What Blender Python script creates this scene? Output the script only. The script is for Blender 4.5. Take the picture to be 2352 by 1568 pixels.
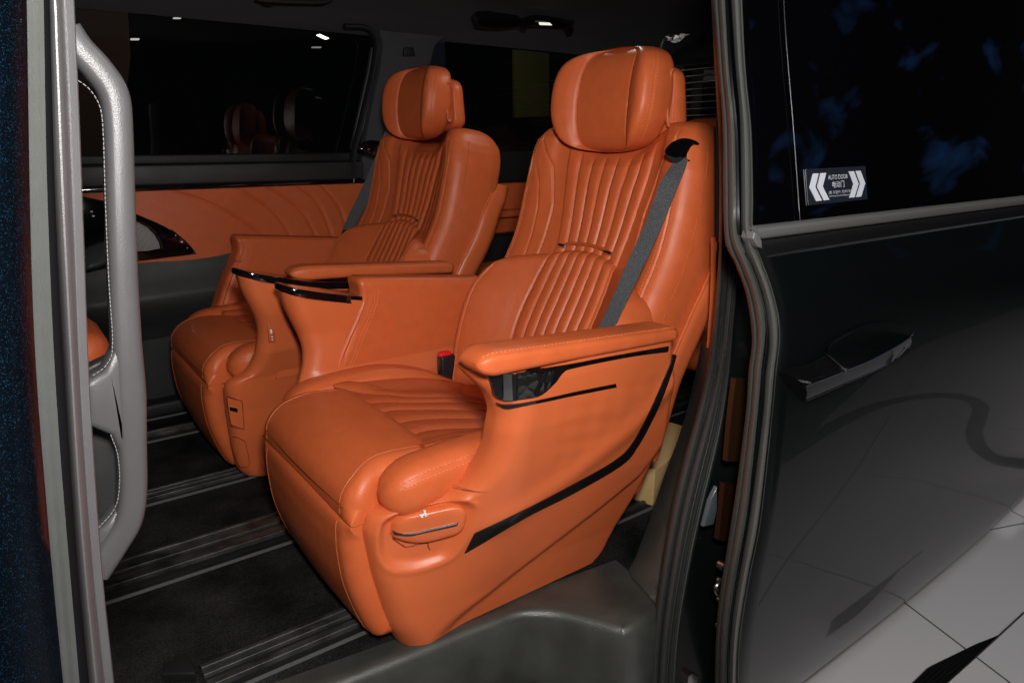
import bpy, bmesh, math, random
import numpy as np
from mathutils import Matrix, Vector
random.seed(4); rng = np.random.default_rng(4)
sc = bpy.context.scene
for o in list(bpy.data.objects): bpy.data.objects.remove(o)
# ------------------------------------------------------------------ camera
F_PX = 1600.0; H = 1.30
R = np.array([.805, -.593, 0]); R /= np.linalg.norm(R)
FW = np.array([.571, .774, -.274]); FW /= np.linalg.norm(FW)
U = np.cross(R, FW)
cam = bpy.data.cameras.new('camera'); co = bpy.data.objects.new('camera', cam); sc.collection.objects.link(co)
cam.sensor_width = 36; cam.lens = F_PX / 2352 * 36; cam.clip_end = 200; cam.clip_start = .01
M = Matrix(((R[0], U[0], -FW[0], 0), (R[1], U[1], -FW[1], 0), (R[2], U[2], -FW[2], H), (0, 0, 0, 1)))
co.matrix_world = M; sc.camera = co
# ------------------------------------------------------------------ world, lights, exposure
w = bpy.data.worlds.new('World'); sc.world = w; w.use_nodes = True
bg = w.node_tree.nodes['Background']; bg.inputs[0].default_value = (.35, .42, .55, 1); bg.inputs[1].default_value = .008
sc.view_settings.view_transform = 'Standard'; sc.view_settings.look = 'None'
sc.view_settings.exposure = 0; sc.view_settings.gamma = 1
def area(name, loc, target, size, power, col=(1, 1, 1), sizey=None):
    l = bpy.data.lights.new(name, 'AREA'); l.energy = power; l.color = col; l.size = size
    if sizey: l.shape = 'RECTANGLE'; l.size_y = sizey
    o = bpy.data.objects.new(name, l); sc.collection.objects.link(o); o.location = loc
    o.rotation_euler = (Vector(target) - Vector(loc)).to_track_quat('-Z', 'Y').to_euler(); return o
fl = np.array([0, 0, H]) + R * .05 + U * .16 - FW * .04
area('camera_flash', fl, fl + FW * 2, .10, 18.5, (1, .97, .93))
area('showroom_softbox', (.9, -2.4, 3.3), (1.0, 1.0, .7), 1.6, 34, (1, .93, .82))
area('showroom_downlight', (2.2, -.7, 3.2), (2.2, -.2, 0), .7, 27, (.93, .95, 1))
area('hall_floor_fill', (5.4, 1.4, 3.8), (5.0, -.4, 0), .8, 38, (1, .94, .96))  # fill added to light the distant pale floor mirrored in the door
area('olive_panel_fill', (2.2, 4.2, 3.0), (2.5, 5.6, 1.2), .6, 9, (1, .95, .8))  # fill added only to light the olive panel outside
area('cabin_light', (1.45, 1.60, H + .50), (1.0, 1.60, .5), .05, 1.0, (1, .93, .86))

# ------------------------------------------------------------------ helpers
def ray(u, v): return (u - 1176) / F_PX * R + (784 - v) / F_PX * U + FW
def pl(u, v, ax, val):                      # point of the photograph on a plane of the car (relative to lens height)
    r = ray(u, v); return r * val / r[ax]
def pY(u, v, Y): return pl(u, v, 1, Y)
def hit(u, v, fn, k0=.3, k1=3.5):           # first zero of fn along the line of sight
    r = ray(u, v); ks = np.linspace(k0, k1, 120); prev = fn(r * ks[0])
    for a, b in zip(ks[:-1], ks[1:]):
        cur = fn(r * b)
        if prev > 0 >= cur or prev < 0 <= cur:
            for _ in range(24):
                m = (a + b) / 2; c = fn(r * m)
                if (c > 0) == (prev > 0): a = m
                else: b = m
            return r * (a + b) / 2
        prev = cur
    return r * 1.0
def cr(P, n, closed=False):                 # catmull-rom resample by arc length
    P = np.array(P, float)
    if closed: Q = np.vstack([P[-1], P, P[0], P[1]])
    else: Q = np.vstack([2 * P[0] - P[1], P, 2 * P[-1] - P[-2]])
    out = []
    for i in range(1, len(Q) - 2):
        p0, p1, p2, p3 = Q[i - 1:i + 3]
        t = np.linspace(0, 1, 24, endpoint=False)[:, None]
        out.append(.5 * (2 * p1 + (p2 - p0) * t + (2 * p0 - 5 * p1 + 4 * p2 - p3) * t ** 2 + (3 * p1 - p0 - 3 * p2 + p3) * t ** 3))
    out.append(Q[-2][None] if not closed else Q[1][None])
    C = np.vstack(out)
    d = np.r_[0, np.cumsum(np.linalg.norm(np.diff(C, axis=0), axis=1))]
    s = np.linspace(0, d[-1], n + 1)[:-1] if closed else np.linspace(0, d[-1], n)
    return np.stack([np.interp(s, d, C[:, k]) for k in range(C.shape[1])], 1)
def lin(P, n):
    P = np.array(P, float); d = np.r_[0, np.cumsum(np.linalg.norm(np.diff(P, axis=0), axis=1))]
    s = np.linspace(0, d[-1], n); return np.stack([np.interp(s, d, P[:, k]) for k in range(P.shape[1])], 1)
def ss(a, b, x):
    t = np.clip((np.asarray(x, float) - a) / (b - a), 0, 1); return t * t * (3 - 2 * t)
def ip(x, tab): return np.interp(x, [t[0] for t in tab], [t[1] for t in tab])
def sip(x, tab):                            # smooth interpolation through a table
    xs = np.array([t[0] for t in tab], float); ys = np.array([t[1] for t in tab], float)
    C = cr(np.stack([xs, ys], 1), 200); o = np.argsort(C[:, 0]); return np.interp(x, C[o, 0], C[o, 1])

# ------------------------------------------------------------------ materials
def new_mat(name):
    m = bpy.data.materials.new(name); m.use_nodes = True; nt = m.node_tree
    return m, nt, nt.nodes['Principled BSDF']
def N(nt, t, **k):
    n = nt.nodes.new(t)
    for a, b in k.items():
        if a in n.inputs: n.inputs[a].default_value = b
        else: setattr(n, a, b)
    return n
def basic(name, col, rough=.5, metal=0, coat=0, noise=0, nscale=200, bump=0, bscale=300, spec=.5, wrinkle=0):
    m, nt, b = new_mat(name)
    b.inputs['Base Color'].default_value = (*col, 1); b.inputs['Roughness'].default_value = rough
    b.inputs['Metallic'].default_value = metal; b.inputs['Coat Weight'].default_value = coat
    b.inputs['Coat Roughness'].default_value = .03; b.inputs['Specular IOR Level'].default_value = spec
    tc = N(nt, 'ShaderNodeTexCoord')
    if noise:
        n = N(nt, 'ShaderNodeTexNoise', Scale=nscale, Detail=4.0); nt.links.new(tc.outputs['Object'], n.inputs['Vector'])
        mr = N(nt, 'ShaderNodeMapRange'); mr.inputs['From Min'].default_value = .3; mr.inputs['From Max'].default_value = .7
        mr.inputs['To Min'].default_value = 1 - noise; mr.inputs['To Max'].default_value = 1 + noise
        nt.links.new(n.outputs[0], mr.inputs[0])
        v = N(nt, 'ShaderNodeVectorMath', operation='SCALE'); v.inputs[0].default_value = col
        nt.links.new(mr.outputs[0], v.inputs['Scale']); nt.links.new(v.outputs[0], b.inputs['Base Color'])
        r2 = N(nt, 'ShaderNodeMapRange'); r2.inputs['From Min'].default_value = .3; r2.inputs['From Max'].default_value = .7
        r2.inputs['To Min'].default_value = max(rough - .06, 0); r2.inputs['To Max'].default_value = rough + .06
        n3 = N(nt, 'ShaderNodeTexNoise', Scale=9.0, Detail=3.0); nt.links.new(tc.outputs['Object'], n3.inputs['Vector'])
        nt.links.new(n3.outputs[0], r2.inputs[0]); nt.links.new(r2.outputs[0], b.inputs['Roughness'])
    if bump:
        n2 = N(nt, 'ShaderNodeTexVoronoi', Scale=bscale); nt.links.new(tc.outputs['Object'], n2.inputs['Vector'])
        bp = N(nt, 'ShaderNodeBump', Strength=bump, Distance=.0006)
        nt.links.new(n2.outputs['Distance'], bp.inputs['Height']); nt.links.new(bp.outputs[0], b.inputs['Normal'])
        if wrinkle:
            n4 = N(nt, 'ShaderNodeTexNoise', Scale=16.0, Detail=5.0, Distortion=1.2); nt.links.new(tc.outputs['Object'], n4.inputs['Vector'])
            b2 = N(nt, 'ShaderNodeBump', Strength=wrinkle, Distance=.004); nt.links.new(n4.outputs[0], b2.inputs['Height'])
            nt.links.new(b2.outputs[0], bp.inputs['Normal'])
    return m
ORG = (.61, .122, .036)
LEATHER = basic('orange_leather', ORG, .42, noise=.05, nscale=35, bump=.35, bscale=520, spec=.36, wrinkle=.16)
LEATHER_D = basic('orange_perforated_leather', (.49, .090, .025), .5, noise=.05, nscale=60, bump=.8, bscale=420, spec=.35)
SHELL = basic('orange_moulded_shell', (.64, .135, .042), .36, noise=.03, nscale=20, bump=.2, bscale=1100, spec=.5)
PIPE = basic('orange_seam', (.50, .105, .026), .5)
STITCH = basic('stitch_thread', (.72, .22, .08), .6)
BLACKG = basic('gloss_black', (.004, .004, .005), .08, coat=1)
STRIPB = basic('satin_black', (.006, .006, .006), .22)
CHROME = basic('dark_chrome', (.55, .55, .56), .12, metal=1)
DARK = basic('dark_plastic', (.022, .022, .023), .5, noise=.08, nscale=40, bump=.3, bscale=900)
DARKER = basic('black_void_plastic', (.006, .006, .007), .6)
HEAD = basic('headliner_grey', (.045, .045, .05), .9, noise=.15, nscale=300)
SILL = basic('sill_plastic', (.050, .052, .047), .36, noise=.22, nscale=14, bump=.45, bscale=500)
GREYH = basic('satin_grey_plastic', (.080, .077, .080), .38, noise=.04, nscale=20, bump=.2, bscale=900)
RUBBER = basic('seal_rubber', (.105, .108, .10), .42, noise=.05, nscale=60, spec=.3)
RUBBER_D = basic('dark_seal_rubber', (.055, .057, .055), .42, noise=.05, nscale=60, spec=.3)
WHITE = basic('white_print', (.85, .85, .85), .5)
REDB = basic('red_button', (.8, .012, .02), .3)
STEEL = basic('steel', (.28, .28, .28), .3, metal=1)
RAILM = basic('rail_metal', (.050, .049, .047), .42, metal=.4, noise=.7, nscale=22)
RAILB = basic('rail_bright_edge', (.15, .15, .155), .4, metal=.3)
BEIGE = basic('beige_card', (.55, .36, .16), .6, noise=.05)
DECAL = basic('sticker_film', (.012, .014, .022), .25)
DECALW = basic('sticker_print', (.50, .52, .58), .5)
OLIVE = basic('olive_panel', (.16, .16, .04), .7)
BROWN = basic('brown_curtain', (.22, .13, .09), .8)
PLASTIC = basic('crumpled_clear_plastic', (.7, .7, .72), .08, spec=1)
def carpet():
    m, nt, b = new_mat('black_carpet'); tc = N(nt, 'ShaderNodeTexCoord')
    n = N(nt, 'ShaderNodeTexNoise', Scale=420.0, Detail=3.0); nt.links.new(tc.outputs['Object'], n.inputs['Vector'])
    n2 = N(nt, 'ShaderNodeTexNoise', Scale=7.0, Detail=4.0); nt.links.new(tc.outputs['Object'], n2.inputs['Vector'])
    mm = N(nt, 'ShaderNodeMath', operation='MULTIPLY'); nt.links.new(n.outputs[0], mm.inputs[0]); nt.links.new(n2.outputs[0], mm.inputs[1])
    r = N(nt, 'ShaderNodeValToRGB'); r.color_ramp.elements[0].position = .15; r.color_ramp.elements[0].color = (.003, .003, .003, 1)
    r.color_ramp.elements[1].position = .42; r.color_ramp.elements[1].color = (.040, .038, .037, 1)
    nt.links.new(mm.outputs[0], r.inputs[0]); nt.links.new(r.outputs[0], b.inputs['Base Color'])
    b.inputs['Roughness'].default_value = .95; b.inputs['Specular IOR Level'].default_value = .1
    bp = N(nt, 'ShaderNodeBump', Strength=.9, Distance=.003); nt.links.new(n.outputs[0], bp.inputs['Height']); nt.links.new(bp.outputs[0], b.inputs['Normal'])
    return m
CARPET = carpet()
def belt_mat():
    m, nt, b = new_mat('belt_webbing'); tc = N(nt, 'ShaderNodeTexCoord')
    wv = N(nt, 'ShaderNodeTexNoise', Scale=900.0, Detail=1.0); nt.links.new(tc.outputs['Object'], wv.inputs['Vector'])
    r = N(nt, 'ShaderNodeValToRGB'); r.color_ramp.elements[0].position = .35; r.color_ramp.elements[0].color = (.015, .016, .018, 1)
    r.color_ramp.elements[1].position = .68; r.color_ramp.elements[1].color = (.17, .175, .19, 1)
    nt.links.new(wv.outputs[0], r.inputs[0]); nt.links.new(r.outputs[0], b.inputs['Base Color']); b.inputs['Roughness'].default_value = .55
    return m
BELT = belt_mat()
def paint(name, col, fleck=None, fs=2400.0, cw=.30):
    m, nt, b = new_mat(name); b.inputs['Base Color'].default_value = (*col, 1); b.inputs['Roughness'].default_value = .3
    b.inputs['Coat Weight'].default_value = cw; b.inputs['Coat Roughness'].default_value = .02; b.inputs['Coat IOR'].default_value = 1.34; b.inputs['Specular IOR Level'].default_value = .15
    tc = N(nt, 'ShaderNodeTexCoord')
    if fleck:
        v = N(nt, 'ShaderNodeTexVoronoi', Scale=fs); nt.links.new(tc.outputs['Object'], v.inputs['Vector'])
        r = N(nt, 'ShaderNodeValToRGB'); r.color_ramp.elements[0].position = .80; r.color_ramp.elements[0].color = (*col, 1)
        r.color_ramp.elements[1].position = .9; r.color_ramp.elements[1].color = (*fleck, 1)
        nt.links.new(v.outputs['Color'], r.inputs[0]); nt.links.new(r.outputs[0], b.inputs['Base Color']); b.inputs['Metallic'].default_value = .15
    return m
PAINT = paint('black_blue_paint', (.002, .003, .003))
BLUEP = paint('blue_metallic_paint', (.0006, .0015, .003), (.006, .030, .06), cw=.1)
def glass_mat(name, tint):
    m, nt, b = new_mat(name); nt.nodes.remove(b); out = nt.nodes['Material Output']
    t = N(nt, 'ShaderNodeBsdfTransparent'); t.inputs[0].default_value = (*tint, 1)
    g = N(nt, 'ShaderNodeBsdfGlossy', Roughness=.01); g.inputs[0].default_value = (1, 1, 1, 1)
    fz = N(nt, 'ShaderNodeFresnel', IOR=1.45); mx = N(nt, 'ShaderNodeMixShader')
    nt.links.new(fz.outputs[0], mx.inputs[0]); nt.links.new(t.outputs[0], mx.inputs[1]); nt.links.new(g.outputs[0], mx.inputs[2])
    nt.links.new(mx.outputs[0], out.inputs[0]); return m
GLASS = glass_mat('tinted_window_glass', (.22, .22, .22))
GLASSD = glass_mat('dark_privacy_glass', (.05, .05, .06))
def crystal():
    m, nt, b = new_mat('faceted_crystal_black'); b.inputs['Base Color'].default_value = (.01, .01, .01, 1); b.inputs['Roughness'].default_value = .05
    b.inputs['Coat Weight'].default_value = 1; tc = N(nt, 'ShaderNodeTexCoord')
    v = N(nt, 'ShaderNodeTexVoronoi', Scale=60.0); nt.links.new(tc.outputs['Object'], v.inputs['Vector'])
    bp = N(nt, 'ShaderNodeBump', Strength=.6, Distance=.010); nt.links.new(v.outputs['Distance'], bp.inputs['Height'])
    nt.links.new(bp.outputs[0], b.inputs['Normal']); nt.links.new(bp.outputs[0], b.inputs['Coat Normal']); return m
CRYSTAL = crystal()
def mesh_metal():
    m, nt, b = new_mat('speaker_grille_mesh'); tc = N(nt, 'ShaderNodeTexCoord')
    v = N(nt, 'ShaderNodeTexVoronoi', Scale=300.0); v.inputs['Randomness'].default_value = .1; nt.links.new(tc.outputs['Object'], v.inputs['Vector'])
    r = N(nt, 'ShaderNodeValToRGB'); r.color_ramp.elements[0].position = .3; r.color_ramp.elements[0].color = (.02, .02, .02, 1)
    r.color_ramp.elements[1].position = .45; r.color_ramp.elements[1].color = (.45, .42, .42, 1)
    nt.links.new(v.outputs['Distance'], r.inputs[0]); nt.links.new(r.outputs[0], b.inputs['Base Color']); b.inputs['Roughness'].default_value = .4
    return m
GRILLE = mesh_metal()
def tile_mat():
    m, nt, b = new_mat('pale_floor_tile'); tc = N(nt, 'ShaderNodeTexCoord')
    mp = N(nt, 'ShaderNodeMapping'); mp.inputs['Rotation'].default_value = (0, 0, .35); nt.links.new(tc.outputs['Object'], mp.inputs[0])
    br = N(nt, 'ShaderNodeTexBrick'); br.offset = 0; br.inputs['Scale'].default_value = 1.0; br.inputs['Mortar Size'].default_value = .003
    br.inputs['Brick Width'].default_value = .8; br.inputs['Row Height'].default_value = .8
    br.inputs['Color1'].default_value = (.48, .46, .47, 1); br.inputs['Color2'].default_value = (.44, .43, .45, 1); br.inputs['Mortar'].default_value = (.06, .06, .06, 1)
    nt.links.new(mp.outputs[0], br.inputs[0]); nt.links.new(br.outputs[0], b.inputs['Base Color']); b.inputs['Roughness'].default_value = .35
    return m
TILE = tile_mat()
def screen_mat():
    m, nt, b = new_mat('led_wall_clouds'); tc = N(nt, 'ShaderNodeTexCoord')
    n = N(nt, 'ShaderNodeTexNoise', Scale=1.5, Detail=9.0, Distortion=.5); nt.links.new(tc.outputs['Object'], n.inputs['Vector'])
    r = N(nt, 'ShaderNodeValToRGB'); r.color_ramp.elements[0].position = .585; r.color_ramp.elements[0].color = (0, 0, 0, 1)
    r.color_ramp.elements[1].position = .74; r.color_ramp.elements[1].color = (.022, .08, .24, 1)
    nt.links.new(n.outputs[0], r.inputs[0]); nt.links.new(r.outputs[0], b.inputs['Emission Color']); b.inputs['Emission Strength'].default_value = 1.0
    b.inputs['Base Color'].default_value = (.0, .0, .0, 1); b.inputs['Roughness'].default_value = .6
    return m
SCREEN = screen_mat()
def emi(name, col, s):
    m, nt, b = new_mat(name); b.inputs['Emission Color'].default_value = (*col, 1); b.inputs['Emission Strength'].default_value = s; return m
LAMP = emi('lamp_glow', (1, .97, .9), 2.2)
LAMPD = emi('lamp_glow_dim', (1, .97, .9), .8)

# ------------------------------------------------------------------ object makers
HZ = np.array([0, 0, H])
def link(name, V, Fc, mats, parent=None, origin=(0, 0, 0), sharp=35, mi=None):
    me = bpy.data.meshes.new(name); V = np.asarray(V, float) - np.asarray(origin, float)
    me.from_pydata(V.tolist(), [], [list(map(int, f)) for f in Fc])
    for m in (mats if isinstance(mats, (list, tuple)) else [mats]): me.materials.append(m)
    if mi is not None: me.polygons.foreach_set('material_index', mi)
    bm = bmesh.new(); bm.from_mesh(me); bmesh.ops.recalc_face_normals(bm, faces=bm.faces); bm.to_mesh(me); bm.free()
    me.polygons.foreach_set('use_smooth', [True] * len(me.polygons)); me.set_sharp_from_angle(angle=math.radians(sharp))
    o = bpy.data.objects.new(name, me); sc.collection.objects.link(o)
    if parent is not None: o.parent = parent
    else: o.location = origin
    return o
def empty(name, loc, label, cat, group=None):
    o = bpy.data.objects.new(name, None); sc.collection.objects.link(o); o.location = loc; o.empty_display_size = .1
    o['label'] = label; o['category'] = cat
    if group: o['group'] = group
    return o
def grid_faces(r, c, cu=False, cv=False, base=0):
    f = []
    for i in range(r if cu else r - 1):
        for j in range(c if cv else c - 1):
            a = i * c + j; b = i * c + (j + 1) % c; d = ((i + 1) % r) * c + j; e = ((i + 1) % r) * c + (j + 1) % c
            f.append((base + a, base + b, base + e, base + d))
    return f
def loft(G, caps=True):                     # G: rows x cols x 3, columns closed
    G = np.asarray(G); r, c, _ = G.shape; V = G.reshape(-1, 3); f = grid_faces(r, c, cv=True)
    if caps: f += [tuple(range(c))[::-1], tuple(range((r - 1) * c, r * c))]
    return V, f
def solid_sheet(G, nrm, th):                # open grid given thickness along -nrm
    G = np.asarray(G, float); r, c, _ = G.shape; nrm = np.asarray(nrm, float)
    B = G - nrm * th; V = np.vstack([G.reshape(-1, 3), B.reshape(-1, 3)]); n = r * c
    f = grid_faces(r, c) + [t[::-1] for t in grid_faces(r, c, base=n)]
    rim = [(0, j) for j in range(c)] + [(i, c - 1) for i in range(1, r)] + [(r - 1, j) for j in range(c - 2, -1, -1)] + [(i, 0) for i in range(r - 2, 0, -1)]
    ids = [i * c + j for i, j in rim]
    for a, b in zip(ids, ids[1:] + ids[:1]): f.append((a, a + n, b + n, b))
    return V, f
def frames(P):
    T = np.gradient(P, axis=0); T /= np.linalg.norm(T, axis=1)[:, None] + 1e-12; return T
def tube(P, r, n=10, squash=None, up=(0, 0, 1)):
    P = np.asarray(P, float); T = frames(P); up = np.array(up, float); G = []
    rr = np.broadcast_to(np.asarray(r, float), (len(P),))
    for p, t, q in zip(P, T, rr):
        a = np.cross(t, up); a /= np.linalg.norm(a) + 1e-9; b = np.cross(a, t)
        w = squash if squash else 1
        G.append([p + q * (math.cos(k) * a * w + math.sin(k) * b) for k in np.linspace(0, 2 * math.pi, n, endpoint=False)])
    return loft(G)
def merge(*vf):
    V = []; Fc = []; mi = []; n = 0
    for it in vf:
        v, f = it[0], it[1]; m = it[2] if len(it) > 2 else 0
        V.append(np.asarray(v, float)); Fc += [tuple(i + n for i in t) for t in f]; mi += [m] * len(f); n += len(v)
    return np.vstack(V), Fc, mi
def dashes(P, out, L=.0045, gap=.003, w=.0007, skip=0):   # stitches along polyline P, proud along out
    P = np.asarray(P, float); d = np.r_[0, np.cumsum(np.linalg.norm(np.diff(P, axis=0), axis=1))]; V = []; Fc = []
    O = np.broadcast_to(np.asarray(out, float), P.shape); s = skip
    while s + L < d[-1] - skip:
        a = np.array([np.interp(s, d, P[:, k]) for k in range(3)]); b = np.array([np.interp(s + L, d, P[:, k]) for k in range(3)])
        o = np.array([np.interp(s, d, O[:, k]) for k in range(3)]); t = (b - a) / (np.linalg.norm(b - a) + 1e-9); x = np.cross(t, o); x /= np.linalg.norm(x) + 1e-9
        n = len(V); 
        for q in (a, b):
            for sx, so in ((-1, -.5), (1, -.5), (1, 1), (-1, 1)): V.append(q + x * w * sx + o * w * so)
        Fc += [(n, n + 1, n + 2, n + 3), (n + 4, n + 7, n + 6, n + 5)] + [(n + i, n + (i + 1) % 4, n + 4 + (i + 1) % 4, n + 4 + i) for i in range(4)]
        s += L + gap
    return np.array(V), Fc
def box(c, s, rot=0, bev=0):
    bm = bmesh.new(); bmesh.ops.create_cube(bm, size=1); bmesh.ops.scale(bm, vec=s, verts=bm.verts)
    if bev: bmesh.ops.bevel(bm, geom=bm.edges[:], offset=bev, segments=3, affect='EDGES', profile=.5)
    bmesh.ops.rotate(bm, matrix=Matrix.Rotation(rot, 3, 'Z'), verts=bm.verts); bmesh.ops.translate(bm, vec=c, verts=bm.verts)
    bm.verts.index_update(); V = np.array([v.co[:] for v in bm.verts]); f = [tuple(v.index for v in q.verts) for q in bm.faces]; bm.free(); return V, f
def prism(P, d, bev=0):                     # polygon of 3D points extruded by vector d
    bm = bmesh.new(); vs = [bm.verts.new(p) for p in P]; f = bm.faces.new(vs)
    r = bmesh.ops.extrude_face_region(bm, geom=[f]); nv = [e for e in r['geom'] if isinstance(e, bmesh.types.BMVert)]
    bmesh.ops.translate(bm, vec=d, verts=nv)
    if bev:
        bm.normal_update(); fs = [q for q in bm.faces if len(q.verts) == len(P)]
        ed = set(e for q in fs for e in q.edges); bmesh.ops.bevel(bm, geom=list(ed), offset=bev, segments=3, affect='EDGES', profile=.5)
    bmesh.ops.triangulate(bm, faces=[q for q in bm.faces if len(q.verts) > 4])
    bm.verts.index_update(); V = np.array([v.co[:] for v in bm.verts]); f = [tuple(v.index for v in q.verts) for q in bm.faces]; bm.free(); return V, f

# ================================================================== SETTING
def struct(name, V, f, m):
    o = link(name, V, f, m); o['kind'] = 'structure'; return o
gz = 0.0
V, f = box((2, 0, -.05), (24, 18, .1)); struct('ground', V, f, basic('dark_hall_floor', (.035, .035, .038), .4, noise=.1, nscale=3))
V, f = prism([np.array((x, y, .004)) for x, y in ((-3, -2.5), (.9, -2.5), (1.6, -.45), (2.61, -.41), (3.18, -.63), (4.27, -.98), (5.44, -1.22), (7.4, -1.2), (7.4, 5.5), (-3, 5.5))], (0, 0, -.003)); struct('hall_floor', V, f, TILE)
bd = cr(np.array([(1.9, -.36), (2.5, -.42), (2.99, -.5), (3.5, -.52), (3.82, -.34), (3.76, -.08), (3.3, .12), (3.1, .33), (3.25, .6), (3.6, 1.2)]), 80); tb_ = frames(bd); nb = np.stack([-tb_[:, 1], tb_[:, 0]], 1)
V = np.array([(bd[i][0] + nb[i][0] * k, bd[i][1] + nb[i][1] * k, z) for i in range(80) for k, z in ((-.05, .0085), (.05, .0085))]); struct('reflection_band', V, grid_faces(80, 2), basic('dark_reflection_band', (.02, .02, .022), .4))  # dark strip added on the floor to give the band mirrored in the door
V, f = prism([np.array((x, y, H - .87)) for x, y in ((-.7, 1.0), (.55, 1.0), (.70, .955), (.88, .90), (.90, .74), (2.9, .74), (2.9, 2.56), (-.7, 2.56))], (0, 0, -.04)); struct('floor', V, f, CARPET)

# ================================================================== VAN
van = empty('van', (1.2, 1.5, 0), 'dark blue-black van seen through its open sliding side door', 'van')
VO = np.array([1.2, 1.5, 0])
def vp(name, V, f, m, parent=None, mi=None, sharp=35, rel=True):
    V = np.asarray(V, float) + (HZ if rel else 0)
    return link(name, V, f, m, parent=parent or van, origin=VO, mi=mi, sharp=sharp)
def plate(px, Y, th, bev=.003, smooth_n=0):
    P = [pY(u, v, Y) for u, v in px]
    return prism(P, (0, th, 0), bev)
def pxc(px, n): return cr(px, n)
def strip_plate(A, B, Y, th, n=40, m=6, bulge=0, YB=None):
    a = pxc(A, n); b = pxc(B, n); G = []
    for i in range(n):
        row = []
        for j in range(m):
            t = j / (m - 1); uv = a[i] * (1 - t) + b[i] * t
            y = Y if YB is None else Y * (1 - t) + YB * t
            row.append(pY(uv[0], uv[1], y - bulge * (1 - (2 * t - 1) ** 2)))
        G.append(row)
    return solid_sheet(G, (0, -1, 0), th)

# ---- far side of the cabin
YW = 2.50
panel_top = [(180, 445), (310, 437), (560, 427), (812, 417)]
def far_panel():
    xs = np.linspace(.0, 1.16, 300); zs = np.linspace(-.40, -.148, 70)
    lines = []
    for L in ([(250, 95), (400, 145), (560, 220), (680, 300), (740, 360)], [(560, 80), (700, 155), (780, 220), (835, 300), (860, 360)],
              [(720, 70), (850, 150), (920, 220), (965, 298), (985, 360)], [(870, 62), (960, 130), (1010, 200), (1048, 298), (1065, 360)], [(1000, 65), (1060, 130), (1100, 190), (1130, 290), (1145, 360)]):
        Q = np.array([pY(281.3 + .4546 * a, 393.9 + .4546 * b, YW) for a, b in L]); lines.append(cr(Q[:, [0, 2]], 60))
    X, Z = np.meshgrid(xs, zs); D = np.zeros_like(X)
    for L in lines:
        xl = np.interp(Z, L[::-1, 1], L[::-1, 0]); sl = np.abs(X - xl) / np.sqrt(1 + 2.2); D = np.maximum(D, .0045 * np.exp(-(sl / .004) ** 2))
    # soft relief between the creases
    Y = YW + D + .004 * np.sin(X * 9)
    G = np.stack([X, Y, Z], -1); return solid_sheet(G, (0, -1, 0), .02)
V, f = far_panel(); vp('door_trim_panel', V, f, LEATHER)
V, f = box((.7, YW + .028, -.62), (2.6, .03, .52)); vp('lower_trim_panel', V, f, DARK)
V, f = box((.6, YW + .008, -.139), (1.16, .035, .012), bev=.003); vp('gloss_trim_strip', V, f, BLACKG)
V, f = box((.58, YW + .012, -.099), (1.13, .05, .062), bev=.006); vp('window_sill', V, f, DARK)
V, f = box((.58, YW + .034, -.052), (1.13, .05, .03), bev=.006); vp('window_sill', V, f, DARKER)
# far door window
gl = link('window_glass', np.array([(x, YW + .07 + .02 * 0, z) for z in (-.06, .50) for x in (-.5, 1.32)]) + HZ, [(0, 1, 3, 2)], GLASS, van, VO)
# gloss-black speaker area
spk = [(150, 460), (190, 452), (240, 462), (300, 487), (360, 512), (398, 530), (425, 552), (440, 568), (452, 584), (300, 603), (150, 640)]
V, f = plate(spk, YW - .012, .02, .003); vp('speaker_surround', V, f, BLACKG)
grl = [(300, 506), (318, 512), (338, 523), (354, 539), (364, 556), (368, 571), (340, 577), (240, 583), (240, 520)]
V, f = plate(grl, YW - .02, .012, .002); vp('speaker_grille', V, f, GRILLE)
tr = np.array([pY(u, v, YW - .022) for u, v in [(285, 500), (318, 510), (340, 521), (358, 537), (369, 556), (373, 572)]]); V, f = tube(cr(tr, 40), .003); vp('grille_rim', V, f, basic('bronze_rim', (.16, .13, .08), .25, metal=1))
for (u, v, r) in ((417, 556, .003), (403, 541, .0012), (430, 570, .0012), (210, 487, .003), (190, 481, .002), (214, 497, .003), (193, 590, .002)):
    c = pY(u, v, YW - .016); V, f = box(c, (r * 2.4, r, r * 1.6), bev=r * .3); vp('panel_fleck', V, f, WHITE)  # white boxes; the left cluster imitates sparkles on the gloss panel
c0 = pY(175, 530, YW - .03); V, f = box(c0 + np.array([-.1, 0, 0]), (.22, .05, .06), bev=.01); vp('armrest_ledge', V, f, BLACKG)
# armrest-like ledge of dark lower door
G = []
for x in np.linspace(-.6, 1.5, 30):
    G.append([(x, YW + .01 + y, z + .03 * (x - .4)) for y, z in ((0, -.365), (-.012, -.372), (-.02, -.40), (-.03, -.44), (-.05, -.47), (-.055, -.49), (-.03, -.56), (.0, -.60), (.02, -.8), (.03, -.8), (.03, -.365))])
V, f = loft(G); vp('door_pocket', V, f, DARK)
# pillar between far windows, with seal
pil = [(870, 20), (880, 95), (873, 150), (850, 260), (826, 400), (812, 418), (806, 560), (1130, 560), (1145, 400), (985, 395), (990, 150), (1000, 95), (1060, 80), (1300, 110), (1330, 60), (1300, 20)]
V, f = plate([(868, 60), (880, 100), (873, 160), (850, 265), (824, 408), (806, 560), (1010, 560), (1000, 380), (985, 300), (988, 150), (1000, 105), (1030, 80), (1060, 60)], YW + .02, .05, .008); vp('rear_pillar_trim', V, f, HEAD)
s1 = np.array([pY(u, v, YW + .0) for u, v in [(790, 62), (840, 66), (862, 90), (862, 120), (850, 190), (826, 290), (812, 350), (806, 410)]])
V, f = tube(cr(s1, 60), .017, 10, squash=.6, up=(0, 1, 0)); vp('window_seal', V, f, DARKER)
s2 = np.array([pY(u, v, YW - .01) for u, v in [(868, 92), (870, 110), (856, 190), (833, 290), (818, 350), (812, 420)]])
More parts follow.
